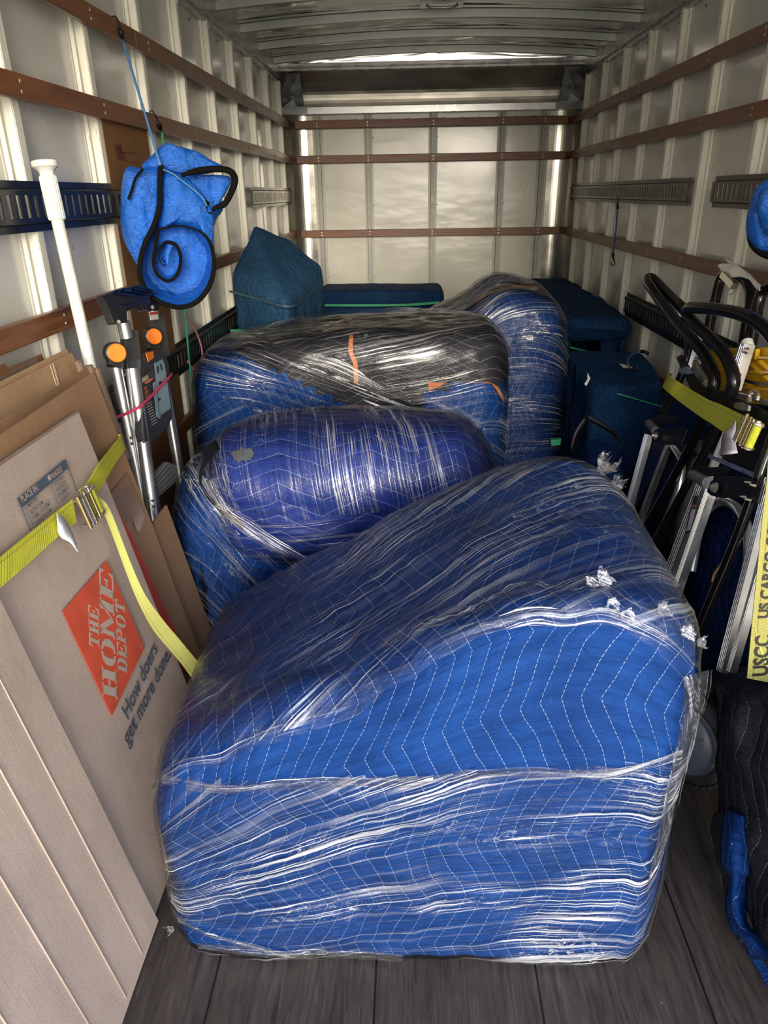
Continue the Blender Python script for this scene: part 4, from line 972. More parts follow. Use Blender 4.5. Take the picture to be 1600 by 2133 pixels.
Bd2.blanket('folded_top_blanket', m_quilt('navy', 1, .045, .1, .35), dr)
b = MB(); b.strip([px(x, y, plY(q)) for x, y, q in ((1186, 721, 4.47), (1226, 731, 4.47))], [px(x, y, plY(q)) for x, y, q in ((1188, 725, 4.47), (1224, 732.5, 4.47))], .03); tag(b.build('green_tie_strap', GREEN), 'short light green strap end against the long dresser, right of the tall bundle', 'strap')
# small cabinet
v = [(.90, 3.52, .004), (1.20, 3.52, .004), (1.24, 3.97, .004), (.84, 3.97, .004), (.875, 3.47, .585), (1.235, 3.49, .575), (1.26, 3.97, .655), (.80, 3.97, .665)]
cab, ob = cage('covered_cabinet', 'small square cabinet under a dark blue blanket with white care tag on top', 'covered furniture', v, [(0, 3, 2, 1), (0, 1, 5, 4), (1, 2, 6, 5), (2, 3, 7, 6), (3, 0, 4, 7), (4, 5, 6, 7)], m_quilt('navy', 0, .04, .2, .35), crease=.72, amp=.014)
WH = m_plain((.75, .74, .70), .6)
b = MB(); b.add([px(1290, 757, plZ(.655)), px(1296, 758, plZ(.66)), px(1318, 764, plZ(.66)), px(1316, 768, plZ(.655)), px(1298, 766, plZ(.652))], [(0, 1, 2, 3, 4)]); b.build('care_tag', WH, cab)
b = MB(); b.add([px(1224, 776, plY(3.47)), px(1230, 788, plY(3.46)), px(1222, 804, plY(3.46)), px(1217, 800, plY(3.46)), px(1224, 790, plY(3.46))], [(0, 1, 2, 3, 4)]); b.build('care_tag', WH, cab)
b = MB(); b.strip([px(x, y, plY(3.46)) for x, y in ((1285, 818), (1340, 834), (1392, 850))], [px(x, y+2.6, plY(3.46)) for x, y in ((1285, 818), (1340, 834), (1392, 850))], .002, 3); b.build('green_cord', GREEN, cab)
bc = thing('bungee_cord', 'dark blue bungee cord with black hook lying on the small covered cabinet', 'bungee cord', px(1315, 755, plZ(.67)))
b = MB(); b.tube([px(x, y, plZ(z_)) for x, y, z_ in ((1308, 756, .67), (1310, 745, .672), (1320, 737, .674), (1334, 732, .676))], .006, 8, smooth=5); b.build('cord', m_cord((.02, .05, .12), (.1, .2, .35)), bc, smooth=True)
b = MB(); b.tube([px(x, y, plZ(z_)) for x, y, z_ in ((1334, 732, .676), (1344, 733, .678), (1349, 737, .675))], .009, 8, smooth=3); b.build('hook', GLOSS_BLACK(), bc, smooth=True); b = MB(); b.tube([px(x, y, plZ(z_)) for x, y, z_ in ((1309, 760, .675), (1313, 769, .68), (1322, 771, .68), (1326, 765, .675))], .007, 8, smooth=4); b.build('hook', GLOSS_BLACK(), bc, smooth=True)
# lower blanket draped piece left of the cabinet + black pads at its foot
v = [(.80, 3.10, .004), (1.0, 3.10, .004), (1.02, 3.42, .004), (.80, 3.42, .004), (.82, 3.14, .26), (.98, 3.14, .24), (1.0, 3.42, .34), (.83, 3.42, .36)]
lb, ob = cage('covered_stool', 'low piece under a dark blue blanket in front of the small cabinet', 'covered furniture', v, [(0, 3, 2, 1), (0, 1, 5, 4), (1, 2, 6, 5), (2, 3, 7, 6), (3, 0, 4, 7), (4, 5, 6, 7)], m_quilt('deep', 0, .04, .2, .3), crease=.4, amp=.02)
b = MB(); 
for q in ([(1222, 872, 3.0), (1200, 905, 2.98), (1190, 940, 2.97)], [(1225, 870, 3.0), (1262, 890, 2.99), (1292, 915, 2.98), (1300, 945, 2.97)]):
    P_ = [px(x, y, plY(d)) for x, y, d in q]; b.strip([p+Vector((-.006, 0, .016)) for p in P_], [p+Vector((.006, 0, -.016)) for p in P_], .004, 4)
tag(b.build('furniture_dolly_strap', MATT_BLACK(), smooth=True), 'black padded strap hanging over the low covered piece by the small cabinet', 'strap')
b = MB(); b.strip([px(1146, 915, plY(3.49)), px(1168, 913, plY(3.49))], [px(1148, 927, plY(3.49)), px(1166, 925, plY(3.49))], .03)
tag(b.build('green_tie_strap', GREEN), 'bright green strap piece low beside the right edge of the tall bundle', 'strap')
# ---------------------------------------------------------------- left wall things
# tall flat carton tucked behind the wooden rails
tc = thing('tall_carton', 'tall brown flat carton marked NAME and CONTENTS, tucked behind the rails on the left wall', 'cardboard box', (-1.04, 2.93, 0))
b = MB(); b.box((-1.0430, 2.925, .885), (.0035, .45, 1.66)); b.build('panel', m_card(3), tc)
PURP = m_plain((.16, .012, .035), .7); pc = plX(-1.0408)
def wt(s_, x, y, x2, y2, size, sx=1, nm='printed_lettering', par=tc, m_=None, bold=.0003):
    a = px(x, y, pc); e_ = (px(x2, y2, pc)-a).normalized(); text(s_, a, e_, Vector((0, 0, 1)) if abs(e_.z) < .5 else Vector((1, 0, 0)).cross(e_), size, m_ or PURP, par, nm, bold, sx, .0006)
wt('NAME', 240.5, 317, 253, 317.5, .040, .62, bold=.001); wt('CONTENTS', 244.5, 333, 262, 334.5, .038, .44, bold=.001)
b = MB()
for (x0, y0, x1, y1) in ((253.5, 316, 288, 319), (264.5, 336.5, 290, 339)): b.strip([px(x0, y0, plX(-1.0405)), px(x1, y1, plX(-1.0405))], [px(x0, y0+1.3, plX(-1.0405)), px(x1, y1+1.3, plX(-1.0405))], .0003)
b.build('rule_line', PURP, tc)
# white tension pole
P0 = px(92, 336, plX(-.975)); P1 = px(186, 752, plX(-.93)); ax = (P0-P1).normalized(); foot = P1-ax*(P1.z-.02)/ax.z
pole = thing('tension_pole', 'white adjustable tension pole with ribbed grip leaning on the left wall', 'pole', foot)
rp = .0165; b = MB(); b.cyl(foot, P0-ax*.13, rp, 24); b.build('tube', WHITE_PLASTIC(), pole, smooth=True, auto=40)
b = MB(); n = 36; prof = []
g0 = P0-ax*.145; g1 = P0-ax*.035; e1_ = ax.orthogonal().normalized(); e2_ = ax.cross(e1_)
for h in (0, .004, .106, .11):
    for k in range(72):
        a = 2*pi*k/72; rr = rp+.0045+(.0016 if k % 4 < 2 else 0)-(.0025 if h in (0, .11) else 0); b.v.append(g0+ax*h+(e1_*cos(a)+e2_*sin(a))*rr)
for i in range(3):
    for k in range(72): k2 = (k+1) % 72; b.f.append([i*72+k, i*72+k2, (i+1)*72+k2, (i+1)*72+k]); b.mi.append(0)
b.f += [list(range(72))[::-1], [216+k for k in range(72)]]; b.mi += [0, 0]; b.build('ribbed_grip', WHITE_PLASTIC(), pole)
b = MB(); b.lathe(P0-ax*.038, ax, [(0, .018), (.012, .019), (.02, .026), (.024, .033), (.037, .034), (.039, .031)], 36); b.build('end_cap', WHITE_PLASTIC(), pole, smooth=True, auto=35)
b = MB(); q = P1+ax*.012; nn = (CAM-P1).normalized(); sd_ = ax.cross(nn).normalized(); b.strip([q+nn*.0175-sd_*.009, q+nn*.0175-sd_*.009+ax*.03], [q+nn*.0175+sd_*.009, q+nn*.0175+sd_*.009+ax*.03], .0005); b.build('price_label', m_plain((.65, .67, .70), .3), pole)

# folded step ladder
LX, LK = -.80, .09
def L_(x, y, o=0): return px(x, y, plX(LX+o, -LK))
lad = thing('step_ladder', 'folded aluminium step ladder with black top tray and orange round hinges', 'ladder', L_(320, 1200))
LA = m_brush(1); LB = m_plain((.02, .02, .022), .38); OR = m_plain((.85, .20, .01), .4)
ln = Vector((1, 0, LK)).normalized(); dn = Vector((.62, -.76, .15)).normalized()
def rail(x0, y0, x1, y1, w, o=0, ext=0, nm='leg'):
    a = L_(x0, y0, o); c = L_(x1, y1, o); d = (c-a).normalized(); c = c+d*ext
    if c.z < .03: c = a+d*((a.z-.03)/-d.z)
    b = MB(); b.tube([a, c], w/2, 20, radii=[w/2, w/2]); b.build(nm, LA, lad, smooth=True, auto=50)
rail(238, 750, 282, 967, .037, .0, .6); rail(275, 768, 318, 1060, .043, .035, .5); rail(256, 668, 264, 705, .040, .03, 0)
rail(332, 740, 368, 950, .038, -.06, .6); rail(318, 640, 335, 760, .036, -.03, 0)
rail(357, 905, 372, 960, .02, -.08, .1, 'rear_brace')
for (x, y, o) in ((273, 912, .022), (275, 924, .022), (299, 920, .062), (318, 1043, .062), (320, 1055, .062)): b = MB(); b.lathe(L_(x, y, o), dn, [(0, .005), (.003, .0045), (.006, .001)], 10); b.build('rivet', ZINC(), lad)
for (hx, hy, o) in ((240, 735, .03), (318, 701, -.005)):
    c = L_(hx, hy, o); b = MB(); b.lathe(c-dn*.020, dn, [(0, .031), (.032, .031), (.035, .029)], 36); 
    b.beam(L_(hx+(28 if hx < 300 else 7), hy-46, o-.006), L_(hx+(38 if hx < 300 else 20), hy+42, o-.006), .048, .040, up=tuple(dn)); b.beam(L_(hx-2, hy, o-.008), L_(hx, hy+28, o-.008), .042, .036, up=tuple(dn))
    hg = b.build('hinge', LB, lad, smooth=True, auto=30, bevel=.002)
    b = MB(); b.lathe(c+dn*.0145, dn, [(0, .0265), (.003, .0265), (.0045, .024)], 36); b.build('orange_cap', OR, hg, smooth=True, auto=30)
# top tray: an open handle-like moulding
b = MB()
def pl_(pts, o, th): b.prism([L_(x, y, o) for x, y in pts], -ln, th)
pl_([(214, 616), (236, 640), (310, 622), (308, 605), (297, 592), (250, 602)], .05, .02)
pl_([(214, 617), (238, 632), (264, 636), (267, 672), (240, 676), (232, 655), (222, 632)], .055, .025)
pl_([(240, 634), (312, 612), (316, 640), (300, 646), (294, 636), (262, 650)], .04, .02)
pl_([(306, 618), (322, 612), (334, 628), (332, 646), (308, 648)], .02, .04)
tray = b.build('top_tray', LB, lad, bevel=.004)
for c_, d_ in (((248, 609), (300, 617)), ((262, 604), (318, 612)), ((285, 601), (328, 610))):
    b = MB(); b.strip([L_(c_[0]-6, c_[1]-4, .056), L_(d_[0], d_[1]-4, .05)], [L_(c_[0]-6, c_[1]+3, .06), L_(d_[0], d_[1]+3, .055)], .004); b.build('tray_slot', GLOSS_BLACK(), tray)
b = MB(); b.lathe(L_(247, 670, .06), dn, [(0, .006), (.003, .005)], 14); b.build('rivet', ZINC(), tray); b = MB(); b.lathe(L_(317, 640, .035), dn, [(0, .007), (.003, .006)], 14); b.build('rivet', ZINC(), tray)
b = MB(); b.prism([L_(311, 650, .03), L_(328, 648, .03), L_(330, 665, .03), L_(313, 667, .03)], ln, .001); lbl = b.build('warning_label', m_plain((.78, .76, .74), .4), lad)
b = MB(); b.prism([L_(311.5, 651, .033), L_(328, 649, .033), L_(328.6, 654, .033), L_(312, 656, .033)], ln, .001); b.build('red_band', m_plain((.6, .03, .04), .4), lbl)
# plastic platform with printed label
pf = MB(); pf.prism([L_(x, y, .055) for x, y in ((292, 745), (300, 736), (330, 727), (345, 735), (353, 760), (360, 870), (350, 895), (318, 922), (304, 920), (300, 905))], -ln, .03)
plat = pf.build('platform', m_plain((.028, .030, .036), .5, 0.0, 1.0), lad, bevel=.006)
b = MB(); b.prism([L_(x, y, .0575) for x, y in ((303, 735), (318, 732), (320, 745), (308, 754))], ln, .002); b.build('orange_latch', OR, plat)
def Lp(x, y, l=.0): return L_(x, y, .058+l)
b = MB(); b.prism([Lp(*q) for q in ((321, 757), (338, 748), (343, 760), (356, 850), (333, 866), (330, 850))], ln, .0006); b.build('blue_label', m_plain((.22, .33, .38), .35), plat)
b = MB(); b.prism([Lp(*q) for q in ((318, 798), (325, 793), (335, 868), (331, 872), (326, 868))], ln, .0006); b.build('blue_label', m_plain((.20, .30, .36), .35), plat)
def lt(s_, x, y, x2, y2, size, m_, sx=1, nm='label_lettering', bold=0):
    a = Lp(x, y, .001); e_ = (Lp(x2, y2, .001)-a).normalized(); text(s_, a, e_, ln.cross(e_), size, m_, plat, nm, bold, sx, .0005)
CREAM = m_plain((.75, .66, .45), .4); ORL = m_plain((.62, .17, .03), .4)
b = MB(); b.prism([Lp(*q, .0003) for q in ((296, 783), (320, 768), (322, 787), (312, 790), (305, 801), (298, 798))], ln, .0004); b.build('brand_patch', m_plain((.04, .03, .02), .4), plat)
lt('FRANKLIN', 297, 797, 321, 781, .0185, CREAM, .62, 'brand_lettering', .0005)
b = MB(); b.prism([Lp(*q, .0008) for q in ((300, 798), (310, 790), (321, 787), (312, 796), (303, 800))], ln, .0004); b.build('orange_swoosh', ORL, plat)
for i, s_ in enumerate(('3 STEP', 'LADDER', 'WITH TRAY')): lt(s_, 300+i*1.2, 813+i*9, 316+i*1.2, 803+i*9, .0115, ORL, .8, 'orange_lettering', .0003)
b = MB()
for i in range(9): a_ = Lp(304+i*1.6, 843+i*5.2, .0006); c_ = Lp(315+i*1.6, 836+i*5.2, .0006); b.strip([a_, c_], [a_+Vector((0, 0, -.002)), c_+Vector((0, 0, -.002))], .0003)
b.build('small_print', m_plain((.5, .5, .5), .5), plat)
b = MB()
for pts in (((326, 764), (330, 762), (331, 776), (328, 778)), ((333, 759), (336, 757), (339, 770), (336, 772)), ((330, 796), (337, 793), (338, 801), (332, 804)), ((329, 830), (334, 828), (335, 833), (330, 836))): b.prism([Lp(*q, .0008) for q in pts], ln, .0003)
b.build('pictogram', m_plain((.02, .025, .03), .5), plat)
# lower step
b = MB(); b.prism([L_(x, y, .03) for x, y in ((313, 1006), (350, 962), (367, 968), (372, 1000), (330, 1036), (320, 1040))], -ln, .02); stp = b.build('step', m_plain((.20, .21, .22), .5), lad, bevel=.003)
b = MB()
for i in range(5): b.strip([L_(315+i*2, 1010+i*6.4, .031), L_(351+i*4.5, 965+i*7.6, .031)], [L_(315+i*2, 1011.3+i*6.4, .031), L_(351+i*4.5, 966.3+i*7.6, .031)], .0015)
b.build('tread_groove', m_plain((.06, .06, .065), .5), stp)
pk = thing('bungee_cord', 'pink red bungee cord stretched across the folded step ladder', 'bungee cord', L_(300, 845))
b = MB(); b.tube([L_(x, y, o) for x, y, o in ((238, 871, .02), (262, 862, .035), (290, 848, .065), (300, 840, .068), (325, 815, .068), (354, 784, .065), (357, 778, .03))], .0045, 10, smooth=4); b.build('cord', m_cord((.50, .02, .09), (.60, .10, .18)), pk, smooth=True)

# blue tarpaulin bag rolled up and hung from the rails
BP = Vector((-.80, 2.62, 1.34)); BN = Vector((.50, -.84, .12)).normalized()
def G(x, y, o=0): return px(x, y, plN(BP+BN*o, BN))
bag = thing('blue_tarp_bag', 'rolled up blue tarpaulin bag with black binding hanging on the left wall', 'bag', G(370, 480, -.1))
TP = m_tarp(); BLK = m_plain((.006, .0055, .005), .85, spec=.06)
def puff(pts, o, th, seed=0, rings=9, wr=.010, both=True, mt=None, par=None, nm='body'):
    P_ = cr_closed([Vector((x, y, 0)) for x, y in pts], 5); n = len(P_); cx_ = sum(p.x for p in P_)/n; cy_ = sum(p.y for p in P_)/n; b = MB()
    for sg in ((1, -1) if both else (1,)):
        base = len(b.v)
        for r_ in range(rings+1):
            s_ = 1-(r_/rings)**1.0*.97
            for p in P_:
                q = G(cx_+(p.x-cx_)*s_, cy_+(p.y-cy_)*s_, o); h = th*sqrt(max(0, 1-s_**3.2)); h += wr*(noise.noise(q*11+Vector((seed, 0, 0)))+.8*noise.noise(Vector((q.x*30, q.y*30, q.z*9+seed))))*(1-s_**6)
                b.v.append(q+BN*h*sg)
        for r_ in range(rings):
            for k in range(n):
                k2 = (k+1) % n; f = [base+r_*n+k, base+r_*n+k2, base+(r_+1)*n+k2, base+(r_+1)*n+k]; b.f.append(f); b.mi.append(0)
        b.f.append([base+rings*n+k for k in range(n)]); b.mi.append(0)
    return b.build(nm, mt or TP, par or bag, smooth=True)
puff([(262, 352), (298, 350), (345, 345), (440, 385), (466, 430), (447, 470), (445, 560), (420, 625), (360, 632), (300, 570), (258, 500), (251, 430)], -.14, .09, 1, wr=.016)
puff([(264, 352), (295, 356), (330, 352), (334, 420), (322, 480), (300, 530), (290, 556), (262, 505), (252, 440), (254, 385)], -.03, .05, 5, wr=.018, nm='side_fold')
puff([(296, 348), (318, 322), (342, 299), (365, 304), (410, 316), (440, 335), (470, 352), (430, 362), (380, 366), (335, 358)], -.05, .05, 9, wr=.012, nm='top_fold')
puff([(338, 362), (380, 366), (415, 396), (440, 432), (446, 478), (438, 520), (405, 478), (360, 470), (330, 475), (332, 420)], -.005, .055, 13, wr=.014, nm='rolled_layer')
# open pocket at the right: recessed lining and thick black binding
puff([(386, 368), (430, 364), (478, 368), (476, 392), (452, 430), (440, 438), (425, 415), (402, 388)], -.045, .012, 17, wr=.014, nm='pocket_lining')
b = MB(); b.tube([G(x, y, o) for x, y, o in ((378, 365, .03), (410, 356, .035), (450, 352, .035), (478, 356, .035), (489, 372, .035), (484, 395, .035), (468, 425, .03), (450, 432, .02), (443, 438, .01))], .0105, 10, smooth=5, radii=[.006, .010, .011, .011, .012, .011, .010, .008, .006]); b.build('black_binding', BLK, bag, smooth=True)
b = MB(); b.tube([G(x, y, o) for x, y, o in ((432, 421, .03), (428, 432, .035), (430, 442, .035), (438, 446, .03))], .009, 8, smooth=4); b.build('black_binding', BLK, bag, smooth=True)
# spiral mouth of the roll
SP = [(336, 345, .045), (333, 380, .05), (333, 410, .055), (330, 440, .06), (318, 475, .065), (303, 505, .07), (293, 540, .07), (292, 575, .07), (306, 608, .07), (335, 630, .07), (373, 640, .07), (408, 630, .07), (432, 603, .068), (444, 570, .065), (445, 535, .06), (436, 503, .055), (418, 483, .05), (390, 473, .045), (362, 471, .04), (332, 478, .035)]
SI = [(330, 478, .03), (324, 510, .03), (320, 548, .035), (328, 572, .04), (348, 585, .04), (364, 578, .04), (374, 560, .04), (376, 535, .035), (368, 512, .03), (352, 504, .03), (338, 510, .03), (331, 528, .03), (336, 548, .03), (346, 553, .03)]
def wallof(S, depth, nm, shrink=.88, rr=.0075, taper=.4):
    P_ = cr_open([Vector(s_) for s_ in S], 6); cx_, cy_ = 362, 545; b = MB(); n = len(P_); K = 9
    for k in range(K+1):
        t = k/K
        for i, p in enumerate(P_):
            s_ = 1-(1-shrink)*t; q = G(cx_+(p.x-cx_)*s_, cy_+(p.y-cy_)*s_-10*t, p.z-depth*t); w = .010*sin(t*pi)*noise.noise(q*16)+.005*noise.noise(q*50)*t; b.v.append(q+Vector((w, 0, w)))
    for k in range(K):
        for i in range(n-1): b.f.append([k*n+i, k*n+i+1, (k+1)*n+i+1, (k+1)*n+i]); b.mi.append(0)
    o = b.build(nm, TP, bag, smooth=True); sd = o.modifiers.new('t', 'SOLIDIFY'); sd.thickness = .003
    b = MB(); b.tube([G(*p) for p in [(q.x, q.y, q.z) for q in P_]], rr, 10, radii=[rr*(1 if i < .66*len(P_) else max(taper, 1-(i/len(P_)-.66)*3)) for i in range(len(P_))]); b.build('black_binding', BLK, bag, smooth=True)
wallof(SP, .15, 'outer_roll', .82, .0085); wallof(SI, .14, 'inner_roll', .95, .0058)
puff([(305, 520), (330, 480), (380, 478), (425, 495), (436, 540), (430, 590), (400, 622), (350, 622), (310, 590)], -.12, .02, 21, wr=.03, both=False, nm='roll_lining')
b = MB(); b.strip([G(x, y, .02) for x, y in ((348, 508), (343, 530), (346, 550))], [G(x, y, .028) for x, y in ((360, 512), (352, 532), (350, 552))], .002, 4); b.build('inner_fold', TP, bag, smooth=True)
b = MB(); b.tube([G(x, y, .035) for x, y in ((298, 352), (282, 372), (274, 398), (267, 415))], .0045, 8, smooth=4); b.build('zip', BLK, bag, smooth=True)
b = MB(); b.tube([G(x, y, .05) for x, y in ((336, 352), (360, 362), (390, 385), (418, 408), (432, 430))], .0022, 8, smooth=4); b.build('seam_cord', m_cord((.05, .16, .35), (.3, .35, .4)), bag, smooth=True)
# cords that hold it
bl = thing('bungee_cord', 'light blue bungee cord hooked over the top wooden rail above the blue bag', 'bungee cord', G(335, 340, .03))
h0 = px(256, 84, plX(-1.0)); b = MB(); b.tube([h0, h0.lerp(G(330, 322, .03), .5)+Vector((0, 0, -.01)), G(334, 345, .05)], .0042, 8, smooth=6); b.build('cord', m_cord((.03, .14, .38), (.18, .35, .6)), bl, smooth=True)
b = MB(); b.tube([px(x, y, plX(q)) for x, y, q in ((234, 36, -1.045), (240, 34, -1.01), (248, 48, -1.0), (252, 66, -1.0))], .003, 8, smooth=5); b.build('hook', MATT_BLACK(), bl, smooth=True); b = MB(); b.tube([px(x, y, plX(q)) for x, y, q in ((248, 60, -1.0), (252, 68, -.998), (255, 80, -.998))], .008, 10, radii=[.005, .011, .007]); b.build('hook_sleeve', MATT_BLACK(), bl, smooth=True)
gr = thing('bungee_cord', 'green cord with black hook over the second wooden rail behind the blue bag', 'bungee cord', px(337, 290, plX(-1.0)))
b = MB(); b.tube([px(337, 270, plX(-1.0)), px(341, 310, plX(-.99)), px(346, 345, plX(-.98))], .0045, 8, smooth=3); b.build('cord', m_cord((.01, .22, .08), (.15, .45, .2)), gr, smooth=True)
b = MB(); b.tube([px(x, y, plX(q)) for x, y, q in ((311, 233, -1.045), (317, 231, -1.01), (326, 245, -1.0), (334, 262, -.998))], .0026, 8, smooth=5); b.build('hook', MATT_BLACK(), gr, smooth=True); b = MB(); b.tube([px(x, y, plX(-.997)) for x, y in ((328, 252), (332, 262), (335, 272))], .008, 10, radii=[.004, .012, .007]); b.build('hook_sleeve', MATT_BLACK(), gr, smooth=True)
rd_ = thing('bungee_cord', 'thin red and white cord hanging below the blue bag to the low slotted rail', 'bungee cord', px(382, 650, plX(-.98)))
b = MB(); b.tube([px(x, y, plX(q)) for x, y, q in ((378, 630, -.95), (390, 660, -.97), (408, 690, -.985), (420, 725, -.99), (421, 755, -1.0), (413, 770, -1.01), (400, 765, -1.02), (391, 752, -1.025))], .0042, 8, smooth=5); b.build('cord', m_cord((.55, .05, .08), (.8, .7, .7)), rd_, smooth=True)
gc = thing('hanging_cord', 'thin green cord hanging straight down below the blue bag to a white tag', 'cord', px(385, 650, plX(-.98)))
b = MB(); b.tube([px(x, y, plX(q)) for x, y, q in ((384, 640, -.95), (391, 720, -.98), (400, 790, -1.0), (409, 857, -1.01))], .003, 8, smooth=3); b.tube([px(x, y, plX(q)) for x, y, q in ((388, 660, -.96), (395, 760, -.99), (409, 856, -1.01))], .003, 8, smooth=3); b.build('cord', GREEN, gc, smooth=True)
b = MB(); b.strip([px(x, y, plX(-1.0)) for x, y in ((406, 857), (418, 866), (431, 884))], [px(x, y, plX(-1.0)) for x, y in ((411, 855), (424, 866), (433, 880))], .0006, 3); b.build('tag', m_plain((.7, .7, .68), .6), gc)

# ---------------------------------------------------------------- right wall things
# second blue bag at the right edge
BP = Vector((1.19, 2.62, 1.40)); BN = Vector((-.75, -.65, .1)).normalized()
bag = thing('blue_tarp_bag', 'blue tarpaulin bag with black lower binding on the right wall, cut by the picture edge', 'bag', G(1600, 450, -.1))
puff([(1600, 372), (1580, 395), (1566, 430), (1559, 465), (1561, 495), (1575, 518), (1605, 532), (1660, 528), (1700, 470), (1690, 395), (1640, 360)], -.02, .07, 31, wr=.022)
puff([(1592, 392), (1582, 430), (1590, 475), (1612, 498), (1650, 490), (1660, 430), (1630, 392)], .03, .05, 35, wr=.018, nm='front_fold')
b = MB(); b.tube([G(x, y, o) for x, y, o in ((1563, 480, .01), (1566, 505, .01), (1582, 524, .01), (1610, 535, .01), (1660, 530, .01))], .011, 10, smooth=5); b.build('black_binding', BLK, bag, smooth=True)
bu = thing('bungee_cord', 'dark blue bungee cord hanging from the high slotted rail on the right wall', 'bungee cord', px(1284, 440, plX(1.31)))
b = MB(); b.tube([px(x, y, plX(1.305)) for x, y in ((1286.5, 434), (1284, 470), (1280, 505), (1277, 530))], .0048, 8, smooth=4); b.build('cord', m_cord((.01, .03, .16), (.03, .08, .3)), bu, smooth=True)
b = MB(); b.tube([px(x, y, plX(1.305)) for x, y in ((1284, 412), (1290, 412), (1287, 422), (1287, 434))], .004, 8, smooth=4, radii=[.003, .003, .004, .010]); b.build('hook', MATT_BLACK(), bu, smooth=True)
b = MB(); b.tube([px(x, y, plX(1.305)) for x, y in ((1277, 528), (1277.5, 538), (1281, 548), (1277, 553), (1272, 547))], .004, 8, smooth=4, radii=[.011, .006, .003, .003, .003]); b.build('hook', MATT_BLACK(), bu, smooth=True)

# yellow ribbed bin
YM = m_plain((.72, .42, .01), .38)
cr = thing('covered_crate', 'dark blue blanket covered block under the yellow tote, behind both hand trucks', 'covered furniture', (1.18, 2.5, 0))
Bc = Bundle([(1.95, -1.31, -1.06, .0, .86, .86, .03, .03), (2.6, -1.31, -1.06, .0, .735, .735, .03, .03), (3.05, -1.31, -1.06, .0, .66, .66, .03, .03)], endr=.04, M=T(0, 0, 0, 90), amp=.008, freq=4, seed=41, ns=50, rb=.03)
Bc.blanket('cover', m_quilt('deep', 0, .04, .1, .3), cr)
yb = thing('yellow_storage_tote', 'yellow ribbed plastic tote behind the hand trucks at the right edge', 'tote', (1.2, 2.3, .6))
PY = plX(1.13, -.12)
c_ = [px(1462, 726, PY), px(1640, 722, PY), px(1640, 850, PY), px(1448, 826, PY)]
b = MB(); b.prism(c_, (1, 0, 0), .14); body = b.build('body', YM, yb, bevel=.006)
b = MB()
for (x0, y0, x1, y1) in ((1530, 740, 1640, 745), (1500, 768, 1640, 776), (1490, 800, 1640, 812)): b.strip([px(x0, y0, plX(1.12, -.12)), px(x1, y1, plX(1.12, -.12))], [px(x0, y0+5, plX(1.118, -.12)), px(x1, y1+5, plX(1.118, -.12))], .012)
for (x0, y0, x1, y1) in ((1575, 727, 1572, 748), (1548, 745, 1585, 778), (1580, 750, 1612, 782), (1535, 782, 1575, 818), (1590, 782, 1625, 815)): b.strip([px(x0, y0, plX(1.12, -.12)), px(x1, y1, plX(1.12, -.12))], [px(x0+5, y0, plX(1.118, -.12)), px(x1+5, y1, plX(1.118, -.12))], .012)
b.build('rib', YM, yb, bevel=.001)
b = MB(); b.strip([px(x, y, plX(1.10, -.12)) for x, y in ((1545, 788), (1580, 796), (1640, 798))], [px(x, y+5, plX(1.10, -.12)) for x, y in ((1545, 788), (1580, 797), (1640, 800))], .004, 3); b.build('black_strap', MATT_BLACK(), yb)

# hand trucks
HK = .22
def H(x, y, o=0): return px(x, y, plX(.75-o, HK))          # o > 0 is nearer the aisle
hn = Vector((-1, 0, HK)).normalized()
BT = GLOSS_BLACK(); AL = m_brush(1); AD = m_brush(0); Zn = ZINC()
def tubeH(root, nm, pts, r, sm=6, mt=None, ext=0):
    P_ = [H(x, y, o) for x, y, o in pts]
    if ext: 
        d = (P_[-1]-P_[-2]).normalized(); t = (P_[-1].z-.10)/-d.z if ext == 1 else 0
        P_.append(P_[-1]+d*max(.01, t))
    b = MB(); b.tube(P_, r, 16, smooth=sm); return b.build(nm, mt or BT, root, smooth=True, auto=50)
def bolt(root, x, y, o, r=.010, axis=None, par=None):
    b = MB(); a_ = axis or hn; b.lathe(H(x, y, o), a_, [(0, r*1.25), (.003, r*1.25), (.0035, r), (.010, r), (.0105, r*.55), (.016, r*.5)], 6 if r > .012 else 18); return b.build('bolt', Zn, par or root)
def plate(root, nm, pts, o, th, mt, bev=.002):
    b = MB(); b.prism([H(x, y, o) for x, y in pts], -hn, th); return b.build(nm, mt, root, bevel=bev)
def extr(root, nm, x0, y0, x1, y1, w, d, o, mt, ext=1):
    a = H(x0, y0, o); c = H(x1, y1, o); v_ = (c-a).normalized()
    if ext: c = a+v_*((a.z-.10)/-v_.z)
    b = MB(); b.beam(a, c, w, d, up=tuple(hn))
    for q in (-.3, 0, .3): b.beam(a+hn*(d/2)+v_.cross(hn)*w*q, c+hn*(d/2)+v_.cross(hn)*w*q, w*.12, .004, up=tuple(hn))
    return b.build(nm, mt, root, bevel=.0015)
# far hand truck
h1 = thing('hand_truck', 'black and aluminium hand truck standing farther back by the right wall', 'hand truck', (.95, 2.4, 0))
tubeH(h1, 'loop_handle', [(1475, 852, .01), (1484, 820, .02), (1488, 785, .03), (1470, 742, .04), (1440, 705, .05), (1405, 665, .06), (1375, 625, .07), (1352, 592, .08), (1350, 580, .07), (1362, 582, .05), (1395, 615, .03), (1425, 645, .02), (1445, 672, .01)], .0185)
tubeH(h1, 'frame_tube', [(1437, 700, -.02), (1432, 745, -.02), (1412, 800, -.02), (1388, 850, -.02), (1362, 900, -.02)], .0145, ext=1)
tubeH(h1, 'frame_tube', [(1475, 852, .01), (1440, 925, .0), (1395, 1010, .0), (1350, 1090, .0)], .0135, ext=1)
extr(h1, 'aluminium_rail', 1352, 905, 1318, 1030, .034, .022, .03, AD); extr(h1, 'aluminium_rail', 1402, 905, 1366, 1000, .02, .02, -.02, AD)
